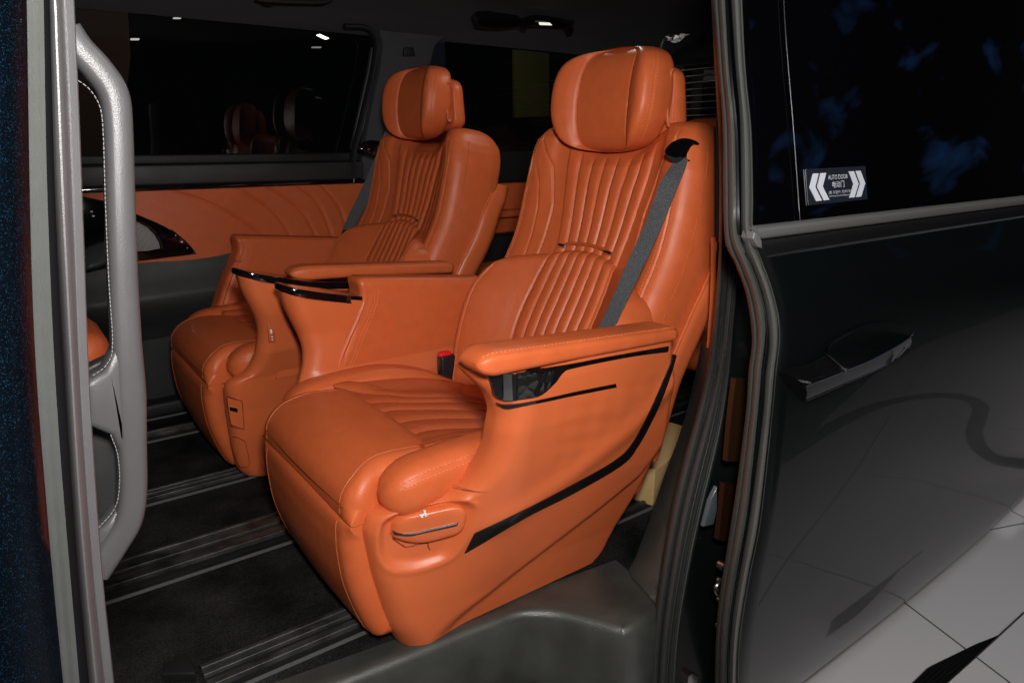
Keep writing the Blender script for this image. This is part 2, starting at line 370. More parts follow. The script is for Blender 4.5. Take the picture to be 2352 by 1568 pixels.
V, f = tube(cr(s2, 60), .0022, 6); vp('seal_bright_edge', V, f, RAILB)
s3 = np.array([pY(u, v, YW + .03) for u, v in [(856, 112), (846, 170), (826, 260), (808, 345)]])
V, f = tube(cr(s3, 40), .011, 8); vp('window_channel', V, f, DARK)
V, f = plate([(928, 110), (950, 110), (953, 130), (926, 130)], YW + .008, .01, .002); vp('pillar_cap', V, f, DARKER)
# roof lining: flat centre, curved rail on the far side
G = []
for x in np.linspace(-.7, 3.0, 40):
    row = []
    for y, z in ((.62, .40), (.72, .47), (.95, .515), (1.6, .53), (2.2, .50), (2.38, .46), (2.47, .425), (2.52, .395), (2.56, .38)):
        row.append((x, y, z + (-.04 * max(0, x - 2.2))))
    G.append(cr(np.array(row), 40))
V, f = solid_sheet(G, (0, 0, -1), .02); vp('headliner', V, f, HEAD)
for u in (612, 730):
    c = pY(u, 4, 2.42); V, f = box(c, (.035, .03, .03), bev=.01); vp('coat_hook', V, f, DARKER)
hb = np.array([pY(u, v, 2.36) for u, v in [(585, -4), (612, 2), (730, 6), (760, -2)]]); V, f = tube(cr(hb, 30), .008); vp('roof_grab_handle', V, f, DARKER)
# quarter window and rear opening
V, f = plate([(1160, 398), (1160, 560), (1440, 540), (1440, 398)], YW, .03, .004)
V, f = box((2.0, YW + .01, -.10), (1.5, .05, .13), bev=.01); vp('quarter_trim', V, f, DARKER)
V, f = box((2.05, YW + .008, -.232), (1.6, .05, .13), bev=.012); vp('quarter_leather_trim', V, f, LEATHER)
V, f = box((2.05, YW - .035, -.292), (1.6, .10, .03), bev=.012); vp('quarter_armrest', V, f, LEATHER)
V, f = box((2.05, YW + .008, -.345), (1.6, .05, .07), bev=.012); vp('quarter_lower_leather', V, f, LEATHER)
V, f = box((2.05, YW + .02, -.64), (1.6, .05, .5), bev=.01); vp('quarter_lower_trim', V, f, DARKER)
vp('quarter_window_glass', np.array([(x, YW + .05, z) for z in (-.06, .42) for x in (1.55, 2.75)]), [(0, 1, 3, 2)], GLASS)
V, f = box((2.72, YW + .03, .2), (.12, .1, .7), bev=.02); vp('corner_pillar_trim', V, f, DARK)
# rear window with heating lines
vp('rear_window_glass', np.array([(2.86, y, z) for z in (-.12, .36) for y in (.7, 2.45)]), [(0, 1, 3, 2)], GLASSD)
V, f = box((2.86, 1.58, -.5), (.06, 1.9, .76), bev=.02); vp('tailgate_trim', V, f, DARKER)
V, f = box((2.82, 1.58, .42), (.08, 1.9, .12), bev=.03); vp('rear_header_trim', V, f, DARKER)
hl = []
for k in range(13):
    c = pl(1610, 127 + 15.3 * k, 0, 2.84); hl.append(tube(np.array([(2.84, y, c[2]) for y in np.linspace(1.0, 2.46, 6)]), .0021, 5))
V, f, mi = merge(*hl); vp('heating_lines', V, f, basic('heating_line_copper', (.9, .8, .7), .5), mi=mi)
# roof lamp unit and grab handle near the rear
V, f = plate([(1089, 38), (1098, 26), (1120, 25), (1190, 35), (1200, 48), (1192, 62), (1150, 66), (1100, 62)], 2.30, .03, .006); vp('roof_vent', V, f, BLACKG)
hh = np.array([pY(u, v, 2.28) for u, v in [(1198, 62), (1212, 48), (1240, 46), (1280, 52), (1300, 58), (1310, 74)]]); V, f = tube(cr(hh, 40), .016, 10); vp('rear_grab_handle', V, f, BLACKG)
V, f = plate([(1190, 40), (1320, 45), (1316, 66), (1190, 60)], 2.33, .02, .004); vp('handle_mount', V, f, DARKER)
V, f = plate([(1238, 52), (1262, 53), (1268, 59), (1240, 58)], 2.255, .005, .001); vp('reading_lamp', V, f, LAMPD)

# ---- floor rails
def rail(y0, y1, yl, x0=-.6, x1=2.2):
    parts = []
    for k, (a, b, h) in enumerate(((y0, y0 + .010, .012), (y1 - .010, y1, .012), (y0 + .012, (y0 + y1) / 2 - .008, .007), ((y0 + y1) / 2 + .004, y1 - .012, .009))):
        V, f = box(((x0 + x1) / 2, (a + b) / 2, -.868 + h / 2), (x1 - x0, b - a, h), bev=.0015); parts.append((V, f, 0))
    V, f = box(((x0 + x1) / 2, (y0 + y1) / 2, -.868), (x1 - x0, y1 - y0 + .03, .003)); parts.append((V, f, 1))
    if yl: V, f = box(((x0 + x1) / 2, yl, -.866), (x1 - x0, .0035, .006)); parts.append((V, f, 2))
    V, f, mi = merge(*parts); vp('seat_rail', V, f, [RAILM, DARKER, RAILB], mi=mi)
rail(1.055, 1.115, 1.035, x0=.16); rail(1.455, 1.55, 1.413); rail(1.805, 1.86, 1.787); rail(2.235, 2.275, 2.203)
V, f = box((.9, 2.44, -.845), (3, .07, .05), bev=.012); vp('floor_edge_trim', V, f, DARKER)
V, f = box((.9, 2.395, -.866), (3, .004, .006)); vp('floor_bright_strip', V, f, RAILB)
cp = [pl(u, v, 2, -.868) for u, v in [(375, 1568), (380, 1545), (430, 1522), (442, 1535), (452, 1568)]]; V, f = prism(cp, (0, 0, .02), .004); vp('rail_end_cover', V, f, DARKER)

# ---- step / sill
ridge = [(560, 1662), (700, 1606), (802, 1565), (970, 1498), (1080, 1452), (1137, 1431), (1180, 1414), (1221, 1408), (1276, 1411), (1350, 1428), (1410, 1445), (1437, 1451)]
rg = np.array([pl(u, v, 2, -.862) for u, v in ridge]); rg = cr(rg, 90)
corner = pl(1440, 1451, 2, -.862); cn2 = pl(1519, 1403, 2, -.862); back1 = pl(1466, 1332, 2, -.862)
loop = np.vstack([rg, [pl(1470, 1433, 2, -.862)], [cn2], [pl(1500, 1372, 2, -.862)], [back1]])
inner = np.array([(p[0] + .02, max(p[1] + .25, 1.00), -.868) for p in rg]); inner[:, 1] = 1.00
G = []
NR = len(loop)
inn = lin([(rg[0][0], 1.02, -.868), (back1[0] + .02, .93, -.868)], NR)
prof = [(.0, 0), (.004, -.002), (.010, -.007), (.014, -.016), (.016, -.03), (.017, -.10), (.010, -.20), (.0, -.30)]
nrm = np.zeros_like(loop); T = frames(loop); nrm[:, 0] = T[:, 1]; nrm[:, 1] = -T[:, 0]
for i in range(NR):
    row = [inn[i], inn[i] * .5 + loop[i] * .5 + np.array([0, 0, .002])]
    for a, b in prof: row.append(loop[i] + nrm[i] * (a - .012) + np.array([0, 0, b + .004]))
    G.append(row)
V, f = solid_sheet(G, (0, 0, 1), .004); vp('step_sill', V, f, SILL, sharp=60)
# lower step tread
V, f = box((.15, .74, -1.03), (1.3, .30, .03), bev=.01); vp('step_tread', V, f, SILL)
V, f = box((.05, .62, -1.13), (1.4, .06, .24), bev=.02); vp('rocker_panel', V, f, PAINT)

# ---- left pillar: painted edge, gloss edge, grey seal and grab handle
V, f = strip_plate([(-120, -40), (-110, 800), (-80, 1620)], [(60, -40), (75, 700), (110, 1200), (150, 1620)], .50, .05, bulge=.02, m=10); vp('front_door_edge', V, f, BLUEP)
V, f = strip_plate([(48, -40), (62, 700), (100, 1200), (140, 1620)], [(112, -40), (128, 500), (150, 900), (178, 1300), (210, 1620)], .53, .12, bulge=.01, m=8); vp('pillar_edge', V, f, basic('matt_black_edge', (.006, .006, .007), .7, spec=.04))
for off, m_ in ((62, RUBBER_D), (84, RUBBER_D)):
    q = np.array([pY(u, v, .518) for u, v in [(off, -30), (off + 12, 500), (off + 38, 1000), (off + 90, 1610)]]); V, f = tube(cr(q, 60), .0035, 6); vp('pillar_ridge', V, f, m_)
V, f = strip_plate([(100, -40), (115, 400), (140, 800), (165, 1200), (202, 1620)], [(148, -40), (160, 200), (172, 500), (188, 900), (216, 1300), (250, 1620)], .60, .06, bulge=.022, m=12); vp('pillar_seal', V, f, GREYH)
for off, r in ((151, .0042), (160, .0030)):
    q = np.array([pY(u, v, .597) for u, v in [(off - 3, -30), (off + 8, 200), (off + 20, 500), (off + 36, 900), (off + 64, 1300), (off + 96, 1600)]]); V, f = tube(cr(q, 60), r, 8); vp('seal_lip', V, f, GREYH)
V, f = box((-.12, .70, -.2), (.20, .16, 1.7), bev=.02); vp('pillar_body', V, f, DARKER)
# grab handle
bar = [(150, 70), (178, 112), (222, 160), (258, 215), (269, 290), (274, 450), (280, 620), (288, 780), (296, 900), (301, 1020), (303, 1120), (292, 1190), (262, 1242), (232, 1285), (216, 1310)]
wid = [34, 34, 34, 33, 31, 31, 31, 32, 34, 31, 30, 31, 32, 34, 34]
def handle():
    b = cr(np.c_[np.array(bar, float), wid], 120); P = np.array([pY(u, v, .80) for u, v, _ in b]); d = P @ FW
    rr = b[:, 2] / F_PX * d; T = frames(P); G = []
    for p, t, q in zip(P, T, rr):
        a = np.cross(t, (0, 1, 0)); a /= np.linalg.norm(a); r_ = []
        for k in np.linspace(0, 2 * math.pi, 28, endpoint=False):
            c, s_ = math.cos(k), math.sin(k)
            r_.append(p + a * q * np.sign(c) * abs(c) ** .62 + np.array([0, .017, 0]) * np.sign(s_) * abs(s_) ** .75)
        G.append(r_)
    return loft(G)
hV, hF = handle()
web = [(185, 880), (205, 872), (238, 852), (262, 800), (296, 830), (300, 1080), (274, 1040), (255, 1002), (215, 986), (190, 980)]
wV, wF = plate(web, .785, .035, .008)
low = [(215, 1222), (240, 1208), (264, 1172), (285, 1180), (262, 1270), (236, 1330), (215, 1345)]
lV, lF = plate(low, .79, .03, .008)
st = []
for L in ([(168, 179), (205, 206), (230, 250), (237, 320), (241, 450), (249, 640), (258, 790), (244, 838), (206, 867)], [(254, 998), (270, 1045), (274, 1110), (264, 1165), (226, 1212)]):
    q = np.array([pY(u, v, .778) for u, v in cr(np.array(L, float), 160)]); v_, f_ = dashes(q, (0, -1, 0), .003, .0012, .0004); st.append((v_, f_, 1))
V, f, mi = merge((hV, hF, 0), (wV, wF, 0), (lV, lF, 0), *st); hdl = vp('grab_handle', V, f, [GREYH, basic('white_thread', (.22, .21, .21), .8)], mi=mi)
back = [(165, 860), (250, 820), (275, 1040), (280, 1150), (240, 1230), (190, 1240)]
V, f = plate(back, .84, .02, .004); vp('handle_backing', V, f, DARK)

# ---- rear pillar of the door opening: trims, seals
V, f = strip_plate([(1646, -40), (1650, 270), (1650, 548)], [(1682, -40), (1690, 270), (1690, 548)], .80, .006, m=5, YB=.79); vp('pillar_upper_trim', V, f, basic('navy_trim', (.018, .018, .028), .6))
V, f = strip_plate([(1638, 546), (1636, 680), (1628, 800)], [(1684, 546), (1680, 680), (1668, 800)], .84, .006, m=5, YB=.83); vp('pillar_leather_trim', V, f, LEATHER)
A_ = cr(np.array([(1636, 798), (1618, 890), (1588, 1000), (1555, 1090), (1518, 1200), (1485, 1290), (1466, 1334), (1490, 1366), (1517, 1403), (1516, 1440), (1514, 1500), (1511, 1610)], float), 90)
B_ = cr(np.array([(1680, 790), (1660, 900), (1640, 1000), (1610, 1120), (1580, 1240), (1562, 1310), (1552, 1350), (1545, 1390), (1540, 1430), (1536, 1480), (1530, 1540), (1522, 1620)], float), 90); G = []
for a, b in zip(A_, B_):
    ya = np.interp(a[1], [798, 1200, 1334, 1403, 1610], [.88, .87, .853, .752, .742]); yb = np.interp(b[1], [798, 1310, 1430, 1610], [.765, .76, .742, .738])
    G.append([pY(*(a * (1 - t) + b * t), ya * (1 - t) + yb * t - .012 * (1 - (2 * t - 1) ** 2) * float(ss(1400, 1300, a[1]))) for t in np.linspace(0, 1, 12)])
V, f = solid_sheet(G, (0, -1, 0), .03); vp('pillar_lower_trim', V, f, SILL)
def seal(A, B, YA, YB, prof_, mat, name, n=110, th=.02):
    a = cr(np.array(A, float), n); b = cr(np.array(B, float), n); G = []
    for i in range(n):
        row = []
        for t, h in prof_:
            uv = a[i] * (1 - t) + b[i] * t; row.append(pY(uv[0], uv[1], YA * (1 - t) + YB * t - h))
        G.append(row)
    V, f = solid_sheet(G, (0, -1, 0), th); vp(name, V, f, mat, sharp=50)
pf = [(0, 0), (.04, .006), (.1, .012), (.2, .017), (.32, .018), (.45, .013), (.5, .004), (.54, .004), (.58, .012), (.68, .015), (.74, .012), (.77, .004), (.8, .004), (.84, .010), (.92, .010), (1, 0)]
seal([(1656, -40), (1664, 150), (1672, 300), (1674, 450), (1670, 600), (1657, 755), (1642, 860), (1617, 960), (1585, 1075), (1558, 1190), (1534, 1330), (1516, 1470), (1506, 1620)],
     [(1690, -40), (1696, 150), (1700, 300), (1702, 450), (1696, 600), (1684, 750), (1674, 870), (1660, 970), (1640, 1065), (1612, 1180), (1582, 1320), (1560, 1460), (1548, 1620)], .745, .71, pf, RUBBER_D, 'aperture_seal')
# jamb behind door seal
V, f = strip_plate([(1680, 560), (1676, 780), (1660, 950), (1612, 1180), (1575, 1350), (1545, 1600)], [(1780, 560), (1790, 780), (1780, 950), (1740, 1180), (1720, 1350), (1700, 1600)], .73, .03, m=8, YB=.66); vp('door_jamb', V, f, PAINT)
V, f = strip_plate([(1690, 870), (1680, 950), (1670, 1060)], [(1745, 872), (1742, 950), (1726, 1060)], .665, .01, m=4); jm = vp('jamb_reflection', V, f, basic('brown_jamb_reflection', (.022, .010, .004), .3))  # brown reflection on the glossy jamb, painted as a thin patch
V, f = strip_plate([(1664, 1110), (1660, 1150), (1650, 1240)], [(1716, 1114), (1708, 1160), (1694, 1250)], .663, .01, m=4); vp('jamb_reflection', V, f, basic('brown_jamb_reflection2', (.018, .006, .003), .3))  # second painted patch of the brown reflection
V, f = plate([(1617, 1210), (1632, 1150), (1648, 1118), (1648, 1170), (1640, 1205)], .68, .01, .003); vp('jamb_bracket', V, f, basic('frosted_plastic', (.07, .085, .10), .25))
for (u, v, r) in ((1663, 1300, .009), (1660, 1337, .006), (1656, 1440, .005), (1658, 1380, .004)):
    c = pY(u, v, .645); G = []
    for rr, yy in ((.2, -.006), (.6, -.006), (.65, -.002), (1, -.002), (1, .01)):
        G.append([(c[0] + r * rr * math.cos(k), c[1] + yy, c[2] + r * rr * math.sin(k)) for k in np.linspace(0, 2 * math.pi, 20, endpoint=False)])
    V, f = loft(G); vp('jamb_bolt', V, f, STEEL)
q = np.array([pY(u, v, .64) for u, v in [(1655, 1335), (1646, 1345), (1645, 1358), (1656, 1368), (1672, 1376)]]); V, f = tube(cr(q, 30), .0045, 8); vp('door_striker', V, f, STEEL)
q = [(1582, 1552), (1592, 1545), (1606, 1552), (1600, 1575), (1580, 1575)]; V, f = plate(q, .64, .02, .002); vp('latch', V, f, STEEL)
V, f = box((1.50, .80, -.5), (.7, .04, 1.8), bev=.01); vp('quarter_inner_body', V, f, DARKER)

# ---- sliding door
door = bpy.data.objects.new('sliding_door', None)
DT = cr(np.array([(-1.3, .74), (-1.2, .675), (-1.1, .628), (-1.0, .595), (-.9, .572), (-.8, .555), (-.7, .542), (-.6, .532), (-.5, .527), (-.4, .526), (-.3, .530), (-.2, .539), (-.10, .550)]), 400)
def ydoor(x, z):
    z = np.asarray(z, float)
    y = np.where(z > -.10, .55 + .21 * (z + .10), np.interp(z, DT[:, 0], DT[:, 1]))
    return y + .02 * np.clip(np.asarray(x, float) - 1.5, 0, 3) ** 2
fd = lambda P: P[1] - ydoor(P[0], P[2])
door_edge = [(1701, -60), (1711, 150), (1725, 300), (1729, 450), (1730, 520), (1735, 560), (1757, 600), (1784, 675), (1797, 750), (1788, 850), (1780, 930), (1772, 1011), (1751, 1193), (1727, 1324), (1703, 1480), (1698, 1640)]
de = np.array([hit(u + 3, v, fd) for u, v in cr(np.array(door_edge, float), 160)])
def xedge(z): o = np.argsort(de[:, 2]); return np.interp(z, de[o, 2], de[o, 0])
def door_skin(z0, z1, nz, off=0., x1=3.3, th=.02):
    G = []
    for z in np.linspace(z0, z1, nz):
        xa = float(xedge(z)); row = []
        for t in np.linspace(0, 1, 60) ** 1.5:
            x = xa + (x1 - xa) * t; roll = .014 * max(0, 1 - (x - xa) / .012) ** 2
            row.append((x, float(ydoor(x, z)) + off + roll, z))
        G.append(row)
    return solid_sheet(G, (0, -1, 0), th)
V, f = door_skin(-1.17, -.145, 90); dsk = vp('sliding_door', V, f, PAINT, sharp=60)
V, f = door_skin(-.118, .62, 40, off=.012, th=.006); gw = link('window_glass', V + HZ, f, basic('black_privacy_glass', (.001, .001, .0015), .02, coat=0, spec=.55), dsk, VO); 
def strip_door(z0, z1, off, name, m, bul=.006, x0=None, x1=3.3):
    G = []
    for t in np.linspace(0, 1, 8):
        z = z0 + (z1 - z0) * t; xa = float(xedge(z)) if x0 is None else x0
        G.append([(x, float(ydoor(x, z)) + off - bul * (1 - (2 * t - 1) ** 4), z) for x in np.linspace(xa + .003, x1, 40)])
    V, f = solid_sheet(G, (0, -1, 0), .012); return link(name, V + HZ, f, m, dsk, VO)
strip_door(-.150, -.124, .002, 'belt_moulding', STRIPB); strip_door(-.124, -.106, .004, 'belt_weatherstrip', basic('weatherstrip', (.075, .075, .072), .45), .008)
# glass division line, end cap of the moulding
dv = np.array([hit(u, v, lambda P: P[1] - ydoor(P[0], P[2]) - .008) for u, v in cr(np.array([(1798, -20), (1805, 95), (1822, 300), (1837, 508)], float), 30)]); V, f = tube(dv, .0007, 6)
link('glass_division', V + HZ, f, basic('division_trim', (.015, .015, .015), .4), dsk, VO)
ec = [(1733, 533), (1742, 538), (1750, 552), (1751, 571), (1740, 566), (1730, 548)]; V, f = prism([hit(u, v, lambda P: P[1] - ydoor(P[0], P[2]) + .006) for u, v in ec], (0, .02, 0), .002)
link('moulding_end_cap', V + HZ, f, basic('end_cap', (.09, .09, .09), .4), dsk, VO)
pf2 = [(0, 0), (.06, .008), (.14, .012), (.22, .006), (.27, .004), (.33, .012), (.45, .020), (.58, .022), (.7, .017), (.8, .008), (.84, .006), (.9, .010), (1, 0)]
def dseal():
    A = [(1661, -60), (1676, 150), (1686, 280), (1689, 500), (1694, 565), (1717, 615), (1742, 690), (1753, 784), (1745, 860), (1738, 959), (1714, 1141), (1693, 1272), (1669, 1428), (1658, 1640)]
    B = [(1701, -60), (1711, 150), (1725, 300), (1729, 450), (1730, 530), (1752, 600), (1778, 675), (1794, 760), (1785, 860), (1778, 940), (1751, 1193), (1725, 1324), (1701, 1480), (1698, 1640)]
    a = cr(np.array(A, float), 160); b = cr(np.array(B, float), 160); G = []
    for i in range(160):
        row = []
        for t, h in pf2:
            uv = a[i] * (1 - t) + b[i] * t; row.append(hit(uv[0], uv[1], lambda P: P[1] - ydoor(P[0], P[2]) - .045 + .033 * t + h))
        G.append(row)
    return solid_sheet(G, (0, -1, 0), .02)
V, f = dseal(); link('door_edge_seal', V + HZ, f, RUBBER, dsk, VO, sharp=50)
# door handle: a long grip with a recessed cup above it
cup = [(1893, 808), (1900, 790), (1925, 772), (1968, 752), (2010, 739), (2050, 738), (2080, 748), (2092, 765), (2060, 790), (2000, 812), (1940, 832), (1905, 838)]
cc = np.array([hit(u, v, fd) for u, v in cr(np.array(cup, float), 60, closed=True)]); cen = cc.mean(0); G = []
for s_, d_ in ((1.0, -.003), (.97, -.004), (.92, .003), (.8, .004), (.5, .004), (.1, .004)):
    G.append([cen + (p - cen) * s_ + np.array([0, d_ - .002, 0]) for p in cc])
V, f = loft(G); hc = link('handle_cup', V + HZ, f, PAINT, dsk, VO, sharp=50)
def grip():
    top = cr(np.array([(1793, 848), (1850, 838), (1900, 815), (1960, 808), (2030, 790), (2091, 770)], float), 60)
    mid = cr(np.array([(1850, 884), (1900, 866), (1942, 849), (2000, 825), (2050, 800), (2092, 772)], float), 60)
    bot = cr(np.array([(1851, 920), (1900, 898), (1950, 876), (2010, 850), (2060, 824), (2090, 797)], float), 60); G = []
    for i in range(60):
        e = .3 + .7 * math.sin(math.pi * min(1, (i + 6) / 40) / 2)
        e2 = min(1, (59 - i + 3) / 14)
        a = hit(*top[i], lambda P: P[1] - ydoor(P[0], P[2]) + .004)
        m_ = hit(*mid[i], lambda P: P[1] - ydoor(P[0], P[2]) + .036 * (.45 + .55 * e2)); b = hit(*bot[i], lambda P: P[1] - ydoor(P[0], P[2]) + .026 * (.4 + .6 * e2))
        r_ = [a, a * .5 + m_ * .5, a * .12 + m_ * .88, m_, m_ * .90 + b * .10, m_ * .5 + b * .5 + np.array([0, -.002, 0]), m_ * .07 + b * .93, b, b + np.array([0, .012, .004]), a * .5 + b * .5 + np.array([0, .03, 0])]
        G.append(r_)
    return loft(G)
HPAINT = basic('handle_gloss_black', (.003, .003, .003), .08, spec=.20)
V, f = grip(); hg = link('door_handle', V + HZ, f, HPAINT, dsk, VO, sharp=30)
q = np.array([hit(1895, 812, lambda P: P[1] - ydoor(P[0], P[2]) + .012), hit(1905, 818, lambda P: P[1] - ydoor(P[0], P[2]) + .024), hit(1940, 848, lambda P: P[1] - ydoor(P[0], P[2]) + .037), hit(1943, 858, lambda P: P[1] - ydoor(P[0], P[2]) + .036)])
V, f = tube(lin(q, 20), .0007, 6); link('grip_joint', V + HZ, f, STEEL, dsk, VO)
for A_, o_ in (([(1851, 886), (1900, 868), (1942, 851), (2000, 827), (2050, 801), (2090, 776)], .0362), ([(1852, 920), (1900, 899), (1950, 877), (2010, 851), (2060, 825), (2088, 800)], .0262)):
    q = np.array([hit(u, v, lambda P: P[1] - ydoor(P[0], P[2]) + o_) for u, v in cr(np.array(A_, float), 50)]); q[:, 1] += np.linspace(0, .010, 50) ** 1.5
    V, f = tube(q, .0008, 6); link('grip_highlight', V + HZ, f, CHROME, dsk, VO)  # thin chrome wires stand in for highlights along the grip edges
# warning sticker on the glass
fs = lambda P: P[1] - ydoor(P[0], P[2]) - .011
sq = [np.array(p, float) for p in ((1848.6, 389), (1985.5, 381.6), (1991, 456), (1855, 472))]
def sp(a, b, o=0.):                         # a,b in [0,1] over the sticker
    uv = (sq[0] * (1 - a) + sq[1] * a) * (1 - b) + (sq[3] * (1 - a) + sq[2] * a) * b
    return hit(uv[0], uv[1], lambda P: fs(P) + o)
O0, OX, OZ = sp(0, 0), sp(1, 0), sp(0, 1)
ex = OX - O0; ez = OZ - O0
def SP(a, b, o=.001): return O0 + ex * a + ez * b + np.array([0, -o, 0])
parts = [(*prism([SP(0, 0), SP(1, 0), SP(1, 1), SP(0, 1)], (0, .0012, 0)), 0)]
def sx(x, y): return ((x - 350) / 1650 , (y - 235 + (x - 350) * .06) / 1010 * 1.0)
def pol(pts, m=1):
    P = []
    for a, b in pts: P.append(SP(a, b, .0018))
    V, f = prism(P, (0, .0006, 0)); parts.append((V, f, m))
pol([(.10, .13), (.19, .13), (.12, .51), (.21, .90), (.12, .90), (.03, .51)])
pol([(.22, .13), (.31, .13), (.24, .51), (.33, .90), (.24, .90), (.15, .51)])
pol([(.90, .13), (.81, .13), (.88, .51), (.79, .90), (.88, .90), (.97, .51)])
pol([(.78, .13), (.69, .13), (.76, .51), (.67, .90), (.76, .90), (.85, .51)])
exn = np.linalg.norm(ex); ezn = np.linalg.norm(ez)
def text(s, a, b, width, hgt):
    cu = bpy.data.curves.new('t', 'FONT'); cu.body = s; cu.size = 1; cu.resolution_u = 3; to = bpy.data.objects.new('t', cu); sc.collection.objects.link(to)
    dg = bpy.context.evaluated_depsgraph_get(); me = bpy.data.meshes.new_from_object(to.evaluated_get(dg))
    V = np.array([v.co[:] for v in me.vertices]); Fc = [tuple(p.vertices) for p in me.polygons]; bpy.data.objects.remove(to)
    if not len(V): return
    mn, mx = V.min(0), V.max(0); W = []
    for v in V:
        W.append(SP(a + (v[0] - mn[0]) / (mx[0] - mn[0]) * width, b + hgt - (v[1] - mn[1]) / (mx[1] - mn[1]) * hgt, .0019))
    parts.append((W, Fc, 1))
text('AUTO DOOR', .335, .20, .33, .13)
text('电动门', .395, .38, .20, .19)
text('注意：车门运行中，禁止伸入门缝', .325, .65, .37, .095)
text('Caution: keep clear of door during operation', .33, .775, .37, .06)
V, f, mi = merge(*parts); link('sticker', V + HZ, f, [DECAL, DECALW], dsk, VO, mi=mi)

# ---- things outside, seen in reflections or through glass
V, f = box((8.6, -4.2, 4.2), (.1, 9, 7.0)); o = link('video_wall', V, f, SCREEN, origin=(0, 0, 0)); o['label'] = 'large video wall of dark blue clouds mirrored in the glossy door'; o['category'] = 'screen'
V, f = plate([(1185, 95), (1262, 100), (1262, 268), (1186, 272)], 4.6, .06, .01); o = link('wall_panel', V + HZ, f, OLIVE); o['label'] = 'dark olive panel seen through the rear side window'; o['category'] = 'panel'
V, f = plate([(150, -20), (290, -20), (300, 130), (270, 420), (150, 440)], 4.2, .10, .01); o = link('wall_column', V + HZ, f, BROWN); o['label'] = 'brown column outside behind the grey grab handle'; o['category'] = 'column'
lamps = [((300, 89), (320, 93), 'glowing plate for a small bright lamp reflection in the far window, beside the grab handle'), ((398, 41), (416, 44), 'glowing plate for a twin lamp reflection high in the far window'), ((717, 108), (738, 111), 'dim lamp near the right side of the far window')]  # glowing plates added outside to imitate lamp reflections in the glass
for (a, b, lb) in lamps:
    V, f = plate([a, (b[0], a[1]), b, (a[0], b[1])], 4.0, .02, .003); o = link('lamp_reflection', V + HZ, f, LAMPD if 'dim' in lb else LAMP); o['label'] = lb; o['category'] = 'lamp reflection'; o['group'] = 'lamp reflections in the far window'
# ribbed mat at lower right on the ground
G = []
e1 = [pl(u, v, 2, -H + .006) for u, v in [(2060, 1600), (2130, 1532), (2240, 1480), (2290, 1462), (2352, 1405)]]; e2 = [pl(u, v, 2, -H + .006) for u, v in [(2140, 1600), (2185, 1560), (2250, 1502), (2292, 1464), (2354, 1407)]]
a = lin(e1, 40); b = lin(e2, 40)
for i in range(40): G.append([a[i] * (1 - t) + b[i] * t + np.array([0, 0, .004 * abs(math.sin(t * 6 * math.pi))]) for t in np.linspace(0, 1, 49)])
V, f = solid_sheet(G, (0, 0, 1), .005); o = link('rubber_mat', V + HZ, f, STRIPB, sharp=60); o['label'] = 'black ribbed rubber strip lying on the pale floor beneath the door'; o['category'] = 'mat'

# ================================================================== SEATS
YC, YF, XF = 1.18, 2.03, -.012
PARTS = []
def sp_part(name, V, f, m, mi=None, parent=None, sharp=35, only=None):
    PARTS.append((name, np.asarray(V, float), f, m, mi, parent, sharp, only)); return len(PARTS) - 1
def loc(P): P = np.asarray(P, float); return np.stack([P[..., 0], YC - P[..., 1], P[..., 2]], -1)
def locf(P): P = np.asarray(P, float); return np.stack([P[..., 0] - XF, P[..., 1] - YF, P[..., 2]], -1)   # from the far seat
# coordinates of a part: x rearwards, s outwards (towards the nearer car side), z up, relative to lens height

CL = np.array([(.88, -.70), (.90, -.66), (.93, -.60), (.955, -.52), (.988, -.423), (1.045, -.32), (1.094, -.227), (1.125, -.12), (1.147, -.02), (1.155, .03), (1.16, .06)])
CLs = cr(CL, 400)
def cxz(z): return np.interp(z, CLs[:, 1], CLs[:, 0])
def cslope(z): return (cxz(z + .02) - cxz(z - .02)) / .04
def bn(z):                                  # forward normal in (x,z)
    m = cslope(z); n = np.sqrt(1 + m * m); return -1 / n, m / n
def chan(q, A): return A * (1 - np.abs(2 * (q % 1) - 1) ** 3.2)
def pleats(s, z, lines, A):                 # lines: list of s-values (already evaluated); channel height
    L = np.asarray(lines); i = np.searchsorted(L, s) - 1
    if i < 0 or i >= len(L) - 1: return 0.
    return float(chan((s - L[i]) / (L[i + 1] - L[i]), A))

def half_ring(tab, n_front, n_side, W):
    """tab: half profile (s,t) from the centre front round to the centre back; returns ring samples (s,t)."""
    P = np.array(tab, float)
    Q = np.vstack([P[::-1] * [-1, 1], P[1:]])   # from back-centre(-) over front to back-centre(+)
    C = cr(Q, n_front)
    return C[:-1]
